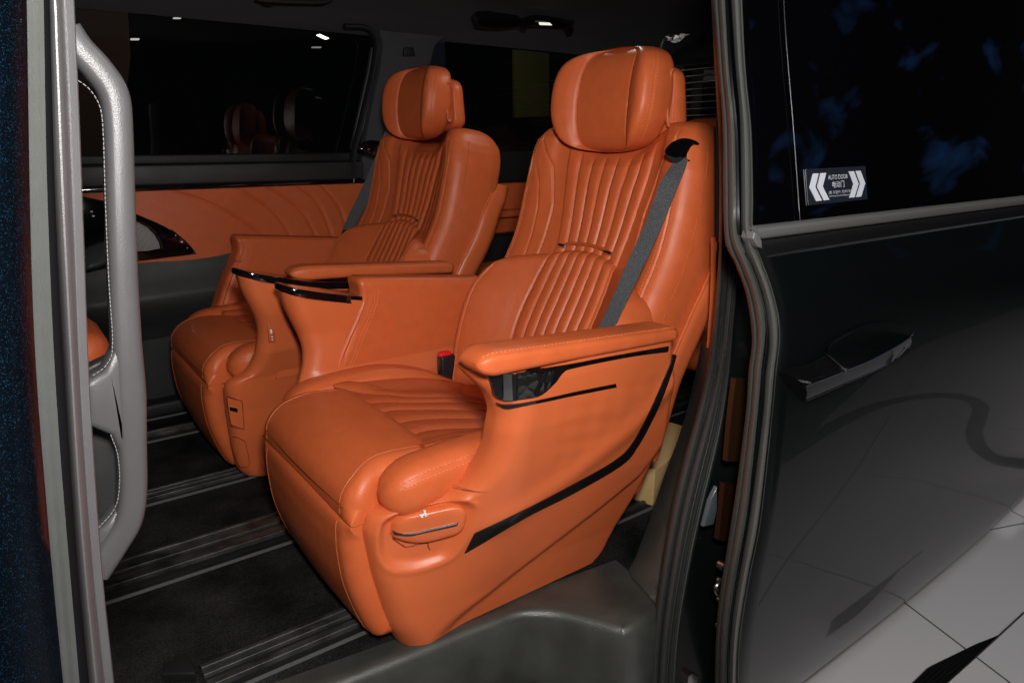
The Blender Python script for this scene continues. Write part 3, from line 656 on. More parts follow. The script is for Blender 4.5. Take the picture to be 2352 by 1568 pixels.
# --- upper backrest
def back_upper():
    zs = np.concatenate([np.linspace(-.66, -.02, 130), np.linspace(-.015, .045, 26)]); G = []
    base = [(0, 0), (.05, .0), (.10, .005), (.14, .014), (.185, .028), (.222, .037), (.248, .033), (.266, .015), (.274, -.01), (.278, -.05), (.276, -.105), (.25, -.14), (.15, -.15), (0, -.15)]
    ring = half_ring(base, 700, 0, 0)
    for z in zs:
        w_ = ip(z, [(-.66, .98), (-.35, 1.0), (-.15, 1.0), (-.05, .985), (0, .955), (.02, .92), (.035, .86), (.045, .78)])
        dep = ip(z, [(-.66, 1), (-.02, 1), (.01, .93), (.03, .75), (.04, .55), (.045, .35)])
        nx, nz = bn(min(z, .0)); row = []
        for s, t in ring:
            fade = ss(.02, -.03, z)
            hw = ip(z, [(-.66, .108), (-.23, .108), (-.06, .134), (.04, .14)]); s2 = s * (1 + (hw / .108 - 1) * float(ss(.20, .10, abs(s)))) * (w_ + (1 - w_) * float(ss(.2, .1, abs(s)))); t2 = (t + .05) * dep - .05
            front = t > -.02 and abs(s) < .24
            if front:
                t2 += pleats(s, z, np.linspace(-.108, .108, 8), .0072) * fade
                # side creases of the bolster
                for sc_, A, wd in ((.236, .0035, .0022), (.273, .0025, .0018)):
                    t2 -= A * math.exp(-((abs(s2) - sc_) / wd) ** 2)
                sl = ip(z, [(-.30, .150), (-.15, .150), (-.06, .172), (.0, .21)])
                t2 -= .004 * math.exp(-((abs(s2) - sl) / .0025) ** 2) * ss(.03, 0, z)
                sl = ip(z, [(-.30, .184), (-.15, .190), (-.10, .20), (-.05, .22)])
                t2 -= .0025 * math.exp(-((abs(s2) - sl) / .0025) ** 2) * ss(-.05, -.08, z)
            t2 -= .0025 * math.exp(-((abs(s2) - .2505) / .0014) ** 2) * 0
            # neck dip at the top
            dz = -.042 * ss(.17, .06, abs(s2)) * ss(-.12, .03, z)
            dz -= .032 * float(ss(.205, .285, abs(s2))) ** 1.5 * float(ss(-.10, .03, z))
            row.append((cxz(z) + nx * t2, s2, z + nz * t2 + dz))
        G.append(row)
    return np.array(G), ring
G, ring = back_upper(); V, f = loft(G); P_ = [(V, f, 0)]
def ring_col(G, ring, s0, sign, tmin=-.2, tmax=9):
    best = min(range(len(ring)), key=lambda j: abs(ring[j][0] - sign * s0) + (0 if tmin < ring[j][1] < tmax else 9)); return best
for sg in (-1, 1):
    j = ring_col(G, ring, .241, sg, .02); P_.append((*dashes(G[50:140, j] + np.array([-.0012, 0, .0004]), (-1, 0, .2)), 1))
    j = ring_col(G, ring, .229, sg, .02); P_.append((*dashes(G[50:140, j] + np.array([-.0012, 0, .0004]), (-1, 0, .2)), 1))
    q = G[:, ring_col(G, ring, .2735, sg, -.03, .01)]; P_.append((*tube(q[58:146] + np.array([0, sg * .0003, 0]), .0012, 6), 2))
V, f, mi = merge(*P_); BU = sp_part('backrest', V, f, [LEATHER, STITCH, PIPE], mi)

# --- lower (lumbar) backrest with arched top edge
def back_lower():
    base = [(0, .014), (.06, .014), (.10, .016), (.122, .020), (.135, .028), (.16, .048), (.195, .074), (.228, .093), (.252, .092), (.272, .068), (.284, .025), (.284, -.05), (.265, -.10), (.2, -.125), (0, -.125)]
    ring = half_ring(base, 700, 0, 0); G = []
    rows = np.concatenate([np.linspace(0, .9, 80), 1 - .1 * np.cos(np.linspace(0, math.pi / 2, 26))[0:]])
    for r in rows:
        row = []
        for s, t in ring:
            wt = ip(r, [(0, .97), (.72, 1.0), (.85, .97), (.95, .92), (1, .885)]); zt = -.234 - .066 * min(1.1, (abs(s) / .24)) ** 2.0; z = -.68 + (zt + .68) * r
            e = (zt - z); roll = 0
            if e < .030: roll = .034 * (1 - math.sqrt(max(0, 1 - (1 - e / .030) ** 2)))
            bf = ip(z, [(-.68, .7), (-.5, .95), (-.38, 1), (-.31, .75), (-.26, .5)])
            front = t > .0; t2 = t
            if t > .014: t2 = .014 + (t - .014) * bf
            t2 -= roll * (1 if t > -.05 else .4)
            if front and abs(s) < .125:
                t2 += pleats(s, z, np.linspace(-.114, .114, 8), .0072) * ss(0, .02, e)
            if front:
                t2 -= .0035 * math.exp(-((abs(s) - .122) / .0022) ** 2)
                t2 -= .0035 * math.exp(-((abs(s) - .236) / .0022) ** 2)
            nx, nz = bn(z); row.append((cxz(z) + nx * t2, s * wt, z + nz * t2))
        G.append(row)
    return np.array(G), ring
G, ring = back_lower(); V, f = loft(G); P_ = [(V, f, 0)]
for sg in (-1, 1):
    j = ring_col(G, ring, .241, sg, .03); P_.append((*dashes(G[10:88, j] + np.array([-.0012, 0, .0006]), (-1, 0, .2)), 1))
V, f, mi = merge(*P_); LB = sp_part('lumbar_cushion', V, f, [LEATHER, STITCH], mi)
# clips at the ends of the arch
def back_pt(s, z, t): nx, nz = bn(z); return np.array((cxz(z) + nx * t, s, z + nz * t))
cl = []
for s in (-.082, .072):
    z = -.232 - .075 * (abs(s) / .24) ** 2 + .001; a = back_pt(s - .012, z + .001, .012); b = back_pt(s + .012, z - .001, .012); V, f = tube(np.array([a, a * .7 + b * .3, a * .2 + b * .8, b]), [.0035, .0048, .0048, .003], 12); sp_part('trim_clip', V, f, CHROME)
q = np.array([back_pt(s, -.231 - .075 * (abs(s) / .24) ** 2 + .003, .010) for s in np.linspace(-.078, .068, 30)]); V, f = tube(q, .004, 8); sp_part('arch_piping', V, f, PIPE)

# --- rear shell of the backrest
SE = [(-.72, -.065), (-.30, -.070), (-.18, -.082), (-.05, -.125)]
def back_shell():
    ring = half_ring([(0, -.09), (.15, -.09), (.255, -.082), (.282, -.09), (.288, -.11), (.28, -.15), (.22, -.178), (0, -.184)], 120, 0, 0); G = []
    for z in np.linspace(-.60, -.09, 40):
        nx, nz = bn(z); sh = ip(z, [(-.72, .05), (-.4, .03), (-.2, .0), (-.14, -.0), (-.09, -.01)])
        w_ = ip(z, [(-.72, .97), (-.2, 1), (-.13, .97), (-.09, .90)])
        of = ip(z, SE) + .085
        G.append([(cxz(z) + nx * (t + of), s * w_, z + nz * (t + of)) for s, t in ring])
    return loft(G)
V, f = back_shell(); sp_part('back_shell', V, f, SHELL)
q = []
for z in np.linspace(-.60, -.12, 40): q.append(back_pt(.283, z, float(ip(z, SE))))
for sg in (-1, 1):
    V, f = tube(np.array(q) * [1, sg, 1], .0035, 8); sp_part('shell_edge', V, f, SHELL)

# --- headrest
def headrest():
    tab = [(0, 1.112), (.05, 1.1115), (.076, 1.111), (.084, 1.108), (.104, 1.094), (.128, 1.084), (.146, 1.089), (.157, 1.112), (.159, 1.140), (.153, 1.166), (.12, 1.178), (0, 1.180)]
    P = np.array(tab, float); Q = np.vstack([P[::-1] * [-1, 1], P[1:]]); ring = cr(Q, 300)[:-1]; G = []
    for a in np.linspace(-math.pi / 2 * .99, math.pi / 2 * .99, 90):
        zz = math.sin(a); z = .089 + .110 * np.sign(zz) * abs(zz) ** 1.0
        ca = math.cos(a)
        if zz < 0: w_ = (1 - abs(zz) ** 2.0) ** .60; dx = (1 - abs(zz) ** 8) ** .5
        else: w_ = (1 - abs(zz) ** 4.2) ** .5; dx = (1 - abs(zz) ** 9) ** .5
        wi = max((1 - abs(zz) ** 14) ** .5, .05); cv = .026 * abs(zz) ** 2.4
        w_ = max(w_, .02); dx = max(dx, .04)
        lean = .10 * (z - .08) 
        row = []
        for s, x in ring:
            d = 0
            if x < 1.13 and abs(s) > .02:
                d = .0032 * math.exp(-((abs(s) - .082) / .0022) ** 2)
            # double seam on the wing side
            if x < 1.16 and abs(s) > .15: d += .002 * math.exp(-((x - 1.104) / .0018) ** 2)
            a_ = abs(s); sp_ = min(a_, .084) * wi * (1 - .10 * zz * zz) + max(0, a_ - .084) * w_
            row.append((1.145 + (x + d - 1.145) * dx + lean + cv * float(ss(1.16, 1.11, x)), math.copysign(sp_, s), z))
        G.append(row)
    return np.array(G), ring
G, ring = headrest(); V, f = loft(G); P_ = [(V, f, 0)]
for sg in (-1, 1):
    for xx in (1.098, 1.110):
        j = min(range(len(ring)), key=lambda j: abs(ring[j][1] - xx) + (0 if ring[j][0] * sg > .14 else 9)); P_.append((*dashes(G[16:76, j] + np.array([-.0003, sg * .001, 0]), (-.2, sg, 0), .004, .003, .0006), 1))
    j = min(range(len(ring)), key=lambda j: abs(ring[j][0] - sg * .079) + (0 if ring[j][1] < 1.13 else 9)); P_.append((*tube(G[4:86, j] + np.array([.0002, 0, 0]), .0015, 6), 2))
V, f, mi = merge(*P_); HR = sp_part('headrest', V, f, [LEATHER, STITCH, LEATHER], mi)
def slot(sg):
    G = []
    for k, (r1, r2, o_) in enumerate(((1, 1, .0), (1, 1, .004), (.8, .93, .0055), (.62, .85, .003), (.5, .8, -.002), (.1, .2, -.003))):
        row = []
        for a in np.linspace(0, 2 * math.pi, 48, endpoint=False):
            ca, sa = math.cos(a), math.sin(a)
            row.append((1.161 + .010 * r1 * np.sign(ca) * abs(ca) ** .7, sg * (.1535 + o_ - .25 * abs(.010 * ca)), .088 + .058 * r2 * np.sign(sa) * abs(sa) ** .8))
        G.append(row)
    return loft(G)
for sg in (-1, 1):
    V, f = slot(sg); sp_part('hinge_cover', V, f, PIPE, parent=HR)
def hr_back():
    tab = [(0, 1.176), (.12, 1.176), (.15, 1.178), (.156, 1.190), (.154, 1.208), (.14, 1.222), (.1, 1.228), (0, 1.230)]
    P = np.array(tab, float); Q = np.vstack([P[::-1] * [-1, 1], P[1:]]); ring = cr(Q, 120)[:-1]; G = []
    for a in np.linspace(-1.5, 1.5, 40):
        zz = math.sin(a); w_ = max((1 - abs(zz) ** 7) ** .4, .3) * (1 - .06 * zz); G.append([(1.2 + (x - 1.2) * w_ + .02 * zz * 0, s * w_, .083 + .080 * zz) for s, x in ring])
    return loft(G)
V, f = hr_back(); sp_part('headrest_back', V, f, LEATHER, parent=HR)
for sg in (-1, 1):
    V, f = tube(np.array([(1.19, sg * .10, z) for z in (-.06, 0, .04)]), .006, 12); sp_part('headrest_post', V, f, CHROME, parent=HR)

# --- seat cushion: plain front pad + leg rest + pleated insert + side bolsters
def pillow(prof, W, r, n=140, extra=None, ny=60, W2=None):
    """closed profile (x,z) swept across s with rolled ends."""
    C = cr(np.array(prof, float), n, closed=True); T = np.roll(C, -1, 0) - np.roll(C, 1, 0); T /= np.linalg.norm(T, axis=1)[:, None]
    ar = .5 * np.sum(C[:, 0] * np.roll(C[:, 1], -1) - np.roll(C[:, 0], -1) * C[:, 1]); Nn = np.stack([T[:, 1], -T[:, 0]], 1) * (1 if ar > 0 else -1)
    th = np.linspace(0, math.pi / 2, 12); e = [(-W + r - r * math.sin(t), r * (1 - math.cos(t))) for t in th[::-1]]; mid = [(s, 0) for s in np.linspace(-W + r, W - r, ny)[1:-1]]; e2 = [(-a, b) for a, b in e[::-1]]
    G = []
    for s, ins in e + mid + e2:
        row = []
        for c, nn in zip(C, Nn):
            p = c - nn * ins * min(1, abs(c[1] + .597) / .03); s2 = s
            if W2: s2 = s * W2(p)
            if extra: p = p + nn * extra(s, c)
            row.append((p[0], s2, p[1]))
        G.append(row)
    return np.array(G), C
fp = [(.56, -.522), (.50, -.508), (.45, -.508), (.415, -.522), (.388, -.55), (.380, -.585), (.386, -.597), (.42, -.598), (.5, -.598), (.58, -.58)]
G, C = pillow(fp, .212, .028, 160, ny=60, extra=lambda s, c: .006 * (1 - (s / .21) ** 2) if c[1] > -.57 else 0, W2=lambda p: 1 + .05 * ss(.45, .40, p[0]))
V, f = loft(G); P_ = [(V, f, 0)]
for sg in (-1, 1):
    ri = 12 if sg < 0 else len(G) - 13
    sel = [j for j in range(len(C)) if G[ri][j][2] > -.586 and G[ri][j][0] < .555]; q = G[ri][sel]; 
    if len(q) > 3:
        o_ = q[np.argsort(-q[:, 0])] if False else q
        d = np.linalg.norm(np.diff(np.vstack([q, q[:1]]), axis=0), axis=1); k = int(np.argmax(d)); q = np.roll(q, -(k + 1), 0) if k < len(q) - 1 else q
        P_.append((*tube(q, .0013, 6), 1))
V, f, mi = merge(*P_); sp_part('front_cushion', V, f, [LEATHER, PIPE], mi)
lp = [(.386, -.5975), (.378, -.608), (.376, -.63), (.376, -.66), (.382, -.72), (.398, -.78), (.414, -.822), (.430, -.838), (.47, -.838), (.51, -.825), (.515, -.70), (.50, -.61), (.42, -.598)]
G, C = pillow(lp, .212, .03, 160, ny=40, W2=lambda p: 1.045 - .012 * ss(-.83, -.6, p[1]), extra=lambda s, c: .008 * (1 - (s / .21) ** 2))
V, f = loft(G); P_ = [(V, f, 0)]
for sg in (-1, 1):
    ri = 12 if sg < 0 else len(G) - 13
    sel = [j for j in range(len(C)) if G[ri][j][0] < .428 and -.835 < G[ri][j][2] < -.598]; q = G[ri][sel]; d = np.linalg.norm(np.diff(np.vstack([q, q[:1]]), axis=0), axis=1); k = int(np.argmax(d)); q = np.roll(q, -(k + 1), 0) if k < len(q) - 1 else q
    P_.append((*tube(q, .0013, 6), 1))
V, f, mi = merge(*P_); sp_part('leg_rest', V, f, [LEATHER, PIPE], mi)

def zins(x): return float(sip(x, [(.45, -.522), (.55, -.523), (.65, -.529), (.75, -.545), (.85, -.578), (.93, -.615), (1.0, -.65)]))
ZI = np.array([zins(x) for x in np.linspace(.45, 1.0, 200)])
def zi(x): return float(np.interp(x, np.linspace(.45, 1.0, 200), ZI))
def insert():
    L = []
    for pts in ([(798, 902), (870, 905), (965, 912), (1108, 922)], [(835, 930), (870, 924), (960, 924), (1108, 931)], [(861, 950), (900, 941), (980, 940), (1108, 945)], [(896, 976), (935, 966), (1010, 960), (1111, 962)], [(930, 1002), (975, 988), (1030, 983), (1108, 982)], [(968, 1031), (1005, 1019), (1050, 1011), (1100, 1008)]):
        q = cr(np.array([loc(hit(u, v, lambda P: P[2] - zi(P[0]) - .003)) for u, v in pts]), 40); L.append(q[:, :2])
    xs = np.linspace(.535, .99, 150); ss_ = np.linspace(-.20, .20, 170); G = []
    for x in xs:
        li = []
        for q in L:
            xa = q[0, 0]
            if x < xa: s_ = q[0, 1] - (xa - x) * .9
            else: s_ = np.interp(x, q[:, 0], q[:, 1])
            li.append(s_)
        li = sorted(li); li = [li[0] - .05] + li + [li[-1] + .05]; row = []
        for s in ss_:
            z = zi(x) + pleats(s, 0, li, .0068) + .014 * ss(.14, .20, abs(s))
            row.append((x, s, z))
        G.append(row)
    return solid_sheet(G, (0, 0, 1), .06)
V, f = insert(); sp_part('pleated_insert', V, f, LEATHER_D)
def bolster(sg):
    P = cr(np.array([(.432, .232, -.553), (.46, .234, -.550), (.52, .236, -.541), (.65, .235, -.538), (.75, .232, -.560), (.83, .226, -.598), (.91, .215, -.650), (.98, .20, -.70)]), 60); G = []
    for i, p in enumerate(P):
        e = min(1, (p[0] - .430) / .055); e = math.sqrt(max(.02, 1 - (1 - e) ** 2)) if i > 0 else .25
        w_, h_ = .043 * e, .045 * e; row = []
        for a in np.linspace(0, 2 * math.pi, 48, endpoint=False):
            ca, sa = math.cos(a), math.sin(a); d = 1.0 - .035 * math.exp(-((a - .55) / .05) ** 2) - .035 * math.exp(-((a - 2.2) / .05) ** 2)
            row.append((p[0] - .012 * sa * 0, sg * (p[1] + w_ * np.sign(ca) * abs(ca) ** .75 * d), p[2] + h_ * np.sign(sa) * abs(sa) ** .75 * d))
        G.append(row)
    G = np.array(G); V, f = loft(G); st = [(V, f, 0)]
    for a in (.65, .45):
        j = int(round(a / (2 * math.pi) * 48)); st.append((*dashes(G[2:55, j] + np.array([0, sg * .0008, .001]), (0, sg * .6, .8)), 1))
    return merge(*st)
for sg in (-1, 1):
    V, f, mi = bolster(sg); sp_part('side_bolster', V, f, [LEATHER, STITCH], mi)
V, f = box((.70, 0, -.66), (.46, .40, .18), bev=.02); sp_part('seat_pan', V, f, SHELL)
V, f = box((.53, 0, -.71), (.10, .455, .20), bev=.012); sp_part('base_fairing', V, f, SHELL)
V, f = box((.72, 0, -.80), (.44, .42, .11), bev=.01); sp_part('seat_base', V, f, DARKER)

# --- outer side shell
CREASE = [(.45, -.90), (.52, -.845), (.62, -.80), (.74, -.745), (.86, -.69), (.95, -.64), (1.0, -.56), (1.05, -.4)]
rec_px = [(880, 1205), (903, 1187), (961, 1166), (1028, 1146), (1053, 1150), (1089, 1168), (1078, 1210), (1045, 1264), (1020, 1285), (961, 1304), (903, 1306), (879, 1284), (874, 1239)]
def ly0(x, z):
    fl = ip(z, [(-.87, 0), (-.78, .022), (-.70, .048), (-.60, .082), (-.52, .104), (-.44, .122), (-.36, .132), (-.2, .134)])
    return .250 + fl * float(ss(.40, .64, x))
def poly_sd(px, py, Q):                     # signed distance to polygon (negative inside)
    d = 9; ins = False; n = len(Q)
    for i in range(n):
        a = Q[i]; b = Q[(i + 1) % n]; e = b - a; w_ = np.array([px, py]) - a; t = np.clip(w_ @ e / (e @ e), 0, 1); d = min(d, np.linalg.norm(w_ - e * t))
        if (a[1] > py) != (b[1] > py) and px < (b[0] - a[0]) * (py - a[1]) / (b[1] - a[1]) + a[0]: ins = not ins
    return -d if ins else d
REC = cr(np.array([loc(hit(u, v, lambda P: P[1] - (YC - ly0(P[0], P[2]))))[[0, 2]] for u, v in rec_px]), 50, closed=True)
def ly(x, z):
    v = ly0(x, z)
    zc = np.interp(x, [c[0] for c in CREASE], [c[1] for c in CREASE])
    v -= .017 * float(ss(zc + .014, zc - .030, z)) * float(ss(.47, .60, x))
    # shoulder line above the black strip
    zs_ = np.interp(x, [.45, .6, .75, .88, .95, 1.0], [-.64, -.60, -.545, -.48, -.42, -.36])
    v += .006 * math.exp(-((z - zs_ + .02) / .028) ** 2) * float(ss(.52, .6, x))
    if x > .66 and -.56 < z < -.39: v += .0006 * math.sin((x * .8 + z) * 95) * math.sin((x * .5 - z) * 95) * float(ss(.66, .72, x) * ss(.95, .90, x) * ss(-.56, -.52, z) * ss(-.385, -.41, z) * ss(zs_, zs_ + .03, z))
    if .38 < x < .62 and -.76 < z < -.52:
        sd = poly_sd(x, z, REC); v -= .012 * float(ss(.006, -.014, sd))
        v += .0022 * math.exp(-((sd - .004) / .006) ** 2)
    return v
surf = lambda P: P[1] - (YC - ly(P[0], P[2]))
def side_shell():
    zt = [(-.862, .462, .925), (-.84, .452, .945), (-.80, .436, .958), (-.70, .415, .995), (-.62, .404, 1.01), (-.60, .405, 1.01), (-.585, .411, 1.008), (-.575, .428, 1.005), (-.570, .46, 1.0), (-.566, .50, 1.0), (-.558, .53, .998), (-.54, .556, .996), (-.51, .575, .99), (-.475, .586, .985), (-.44, .588, .978), (-.41, .590, .97), (-.38, .580, .962), (-.355, .560, .958), (-.335, .545, .955)]
    tb = cr(np.array(zt), 130); tb = tb[np.argsort(tb[:, 0])]; G = []
    n = 110
    for z, xf, xr in tb:
        row = []; rf = ip(z, [(-.862, .055), (-.80, .045), (-.70, .032), (-.5, .030)]); rr = .018; th = ip(z, [(-.87, .046), (-.6, .046), (-.52, .07), (-.33, .07)])
        xs = xf + (xr - xf) * np.linspace(0, 1, n) ** 1.25
        for x in xs:
            v = ly(x, z); d = x - xf; e = xr - x
            if d < rf: v -= rf * (1 - math.sqrt(max(0, 1 - (1 - d / rf) ** 2)))
            if e < rr: v -= rr * (1 - math.sqrt(max(0, 1 - (1 - e / rr) ** 2)))
            row.append((x, v, z))
        for x in np.linspace(xr - .002, xf + .004, 30):
            v = ly0(x, z) - th; d = x - xf
            if d < .02: v += .015 * (1 - d / .02)
            row.append((x, v, z))
        G.append(row)
    return loft(G)
V, f = side_shell(); SS = sp_part('side_shell', V, f, SHELL, sharp=50)

def spatch(A, B, off, th, n=60, m=8, bul=0., sfn=None, conv=loc, curve=True):
    """patch between two outlines of the photograph, laid on the shell"""
    sfn = sfn or surf; a = (cr if curve else lin)(np.array(A, float), n); b = (cr if curve else lin)(np.array(B, float), n); G = []
    for i in range(n):
        row = []
        for j in range(m):
            t = j / (m - 1); uv = a[i] * (1 - t) + b[i] * t; o_ = off + bul * (1 - (2 * t - 1) ** 4)
            row.append(conv(hit(uv[0], uv[1], lambda P: sfn(P) + o_)))
        G.append(row)
    return solid_sheet(G, (0, 1, 0) if conv is loc else (0, -1, 0), th)
def c2(pts): return [(1012.8 + .5023 * a, 712.7 + .5023 * b) for a, b in pts]
V, f = spatch(c2([(155, 1022), (400, 905), (600, 800), (790, 692), (872, 615), (952, 472), (1010, 340), (1070, 203)]), c2([(110, 1112), (192, 1064), (400, 942), (600, 841), (822, 712), (903, 620), (988, 460), (1040, 330), (1078, 208)]), .0025, .006, n=120)
sp_part('black_trim_strip', V, f, STRIPB, parent=SS)
V, f = spatch(c2([(258, 424), (310, 433), (450, 410), (620, 372), (800, 336)]), c2([(262, 432), (310, 449), (450, 424), (620, 388), (803, 352)]), .002, .006, n=60, m=6)
sp_part('slim_trim_line', V, f, BLACKG, parent=SS)
V, f = spatch(c2([(345, 288), (450, 268), (600, 244), (800, 206), (1042, 164)]), c2([(345, 412), (450, 392), (520, 335), (560, 285), (610, 264), (860, 214), (1038, 190)]), .002, .006, n=80, m=10)
CT = sp_part('armrest_gloss_trim', V, f, BLACKG, parent=SS)
V, f = spatch(c2([(350, 300), (400, 296), (450, 288), (520, 275)]), c2([(350, 405), (400, 402), (460, 385), (505, 340)]), .0045, .004, n=24, m=16)
sp_part('crystal_insert', V, f, CRYSTAL, parent=SS)
V, f = spatch(c2([(198, 280), (240, 283), (290, 290), (346, 292)]), c2([(236, 340), (248, 392), (290, 412), (346, 414)]), .0015, .006, n=24, m=8)
sp_part('gloss_trim_end', V, f, BLACKG, parent=SS)
V, f = spatch(c2([(284, 292), (300, 291), (322, 292)]), c2([(286, 412), (304, 414), (328, 415)]), .006, .006, n=10, m=12)
sp_part('chrome_bar', V, f, CHROME, parent=SS)
# control pod
def c8(pts): return [(844 + .1675 * a, 1087.8 + .1675 * b) for a, b in pts]
POD = []
def pod():
    out = cr(np.array(c8([(305, 830), (315, 740), (340, 640), (450, 560), (700, 485), (1000, 420), (1150, 405), (1290, 440), (1340, 530), (1335, 610), (1265, 755), (1000, 840), (700, 915), (500, 910), (380, 880)]), float), 70, closed=True)
    P = np.array([loc(hit(u, v, surf)) for u, v in out]); A_ = np.c_[np.ones(len(P)), P[:, 0], P[:, 2]]; k_ = np.linalg.lstsq(A_, P[:, 1], rcond=None)[0]; k_[0] -= .003; P[:, 1] = A_ @ k_; c = P.mean(0); G = []; POD.append(k_)
    for s_, o_ in ((1.01, -.012), (1.0, .006), (.985, .010), (.95, .0145), (.90, .017), (.8, .0185), (.6, .019), (.3, .019), (.02, .019)):
        G.append([(c[0] + (p[0] - c[0]) * s_, (p[1] - c[1]) * s_ + c[1] + o_, c[2] + (p[2] - c[2]) * s_) for p in P])
    return loft(G)
V, f = pod(); PD = sp_part('control_pod', V, f, SHELL, parent=SS, sharp=60)
k_ = POD[0]; sf2 = lambda P: P[1] - (YC - (k_[0] + k_[1] * P[0] + k_[2] * P[2]))
V, f = spatch(c8([(352, 790), (480, 822), (650, 808), (800, 772), (1020, 722), (1245, 668)]), c8([(360, 832), (450, 852), (600, 857), (800, 812), (1020, 765), (1228, 716)]), .0195, .006, n=50, m=6, sfn=sf2)
sp_part('seat_switch', V, f, BLACKG, parent=SS)
V, f = spatch(c8([(480, 824), (650, 812), (800, 778), (1020, 728), (1225, 680)]), c8([(480, 834), (650, 826), (800, 792), (1020, 742), (1222, 694)]), .0208, .002, n=40, m=3, sfn=sf2)
sp_part('switch_chrome_edge', V, f, CHROME, parent=SS)
ic = []
for pts in ([(765, 500), (795, 500), (808, 565), (780, 572)], [(705, 562), (772, 545), (778, 572), (725, 585)], [(730, 588), (760, 583), (762, 598), (738, 604)], [(782, 577), (818, 569), (822, 580), (795, 590)]):
    Q = [loc(hit(*c8([p])[0], lambda P: sf2(P) + .0212)) for p in pts]; ic.append((*prism(Q, (0, -.001, 0)), 0))
V, f, mi = merge(*ic); sp_part('seat_icon', V, f, WHITE, parent=SS)
V, f = spatch(c8([(330, 860), (430, 905), (620, 930), (1000, 858), (1250, 765)]), c8([(360, 890), (470, 930), (620, 948), (1000, 880), (1255, 772)]), .0008, .004, n=40, m=4)
sp_part('pod_gap', V, f, basic('deep_orange_gap', (.10, .014, .004), .6), parent=SS)
V, f = tube(np.array([loc(hit(u, v, lambda P: surf(P) + .001)) for u, v in cr(np.array(c8([(340, 885), (500, 995), (560, 1003), (700, 965), (800, 948), (828, 960), (830, 1000), (855, 1040)]), float), 50)]), .0010, 6)
sp_part('pull_tab_edge', V, f, basic('deep_orange_line', (.20, .03, .008), .6), parent=SS)
# seam where column meets base
V, f = tube(np.array([loc(hit(u, v, lambda P: surf(P) + .0)) for u, v in cr(np.array(c8([(1180, 150), (1330, 205), (1500, 245), (1650, 252)]), float), 30)]), .0008, 6)
sp_part('shell_seam', V, f, basic('orange_shell_line', (.35, .06, .015), .5), parent=SS)
# embossed diamond field
def emboss():
    parts = []
    for i in range(4):
        A = c2([(500 + i * 14, 470 + i * 32 + 20), (640, 440 + i * 32), (880 - i * 20, 370 + i * 34)]); q = np.array([loc(hit(u, v, lambda P: surf(P) + .0002)) for u, v in lin(A, 16)]); parts.append((*tube(q, .0011, 5), 0))
    return merge(*parts)

# --- outer armrest pad
def arm_pad(sg, xs0, xs1, zf, zr, s_out, s_in, hf, hr, nose=.03, st=True):
    xs = xs0 + (xs1 - xs0) * (.5 - .5 * np.cos(np.linspace(0, math.pi, 70))); G = []
    for x in xs:
        u = (x - xs0) / (xs1 - xs0); z = zf + (zr - zf) * u; h = ip(u, [(0, hf), (.35, hf * .85), (1, hr)])
        d0 = (x - xs0) / nose; d1 = (xs1 - x) / .02; e = math.sqrt(max(.0, 1 - (1 - min(1, d0)) ** 2)); e1 = math.sqrt(max(0, 1 - (1 - min(1, d1)) ** 2)); e = max(.12, min(e, e1))
        w_ = (s_out - s_in) / 2 * (.55 + .45 * e); cs = (s_out + s_in) / 2; hh = h / 2 * e; row = []
        for a in np.linspace(0, 2 * math.pi, 64, endpoint=False):
            ca, sa = math.cos(a), math.sin(a); d = 1 - .02 * math.exp(-((a - .75) / .05) ** 2)
            row.append((x, sg * (cs + w_ * np.sign(ca) * abs(ca) ** .55 * d), z - h / 2 + hh * np.sign(sa) * abs(sa) ** .62 * d))
        G.append(row)
    G = np.array(G); V, f = loft(G); P_ = [(V, f, 0)]
    if st:
        j = int(round(.86 / (2 * math.pi) * 64)); P_.append((*dashes(G[6:64, j] + np.array([0, 0, .001]), (0, .5 * sg, 1)), 1))
    return merge(*P_)
V, f, mi = arm_pad(1, .528, .960, -.290, -.316, .392, .316, .042, .028, .035); sp_part('armrest_pad', V, f, [LEATHER, STITCH], mi, only=-1)
# inside wall under each armrest
def wall(sg, th, s_face, tab, dz=0., sl=-.1, zt=-.286, zb=-.55):
    G = []
    for z in np.r_[np.linspace(zb, zt - .02, 50), zt - .02 * (1 - np.sin(np.linspace(.05, math.pi / 2, 12)))]:
        xf = ip(z, tab)
        ins = .018 * (1 - math.sqrt(max(0, 1 - (1 - min(1, (zt - z) / .02)) ** 2)))
        row = []; xr = .99
        for x in xf + (xr - xf) * np.linspace(0, 1, 40) ** 1.4:
            d = x - xf; r_ = .014; v = s_face + ins + .010 * float(ss(zt, -.45, z)) * 0
            if d < r_: v += r_ * (1 - math.sqrt(max(0, 1 - (1 - d / r_) ** 2)))
            v += .003 * math.exp(-((d - .018) / .003) ** 2)
            row.append((x, sg * v, z + dz + sl * (x - .62) * float(ss(-.5, -.3, z))))
        for x in np.linspace(xr, xf + .002, 20): row.append((x, sg * (s_face + th - ins), z + dz + sl * (x - .62) * float(ss(-.5, -.3, z))))
        G.append(row)
    G = np.array(G); V, f = loft(G); P_ = [(V, f, 0)]
    j = 7; q = G[6:50, j] + np.array([0, -sg * .001, 0]); P_.append((*dashes(q, (0, -sg, 0)), 1))
    q2 = q + np.array([.008, 0, 0]); P_.append((*dashes(q2, (0, -sg, 0)), 1))
    return merge(*P_)
WT = [(-.55, .525), (-.50, .548), (-.46, .565), (-.42, .584), (-.38, .607), (-.34, .626), (-.32, .628), (-.30, .624), (-.29, .626), (-.286, .636)]
V, f, mi = wall(1, .022, .290, [(a, b + .065) for a, b in WT], dz=-.03, zb=-.47); sp_part('inner_wall', V, f, [LEATHER, STITCH], mi, only=-1)
V, f, mi = wall(1, .075, .285, WT, dz=.002); sp_part('inner_wall', V, f, [LEATHER, STITCH], mi, only=1)
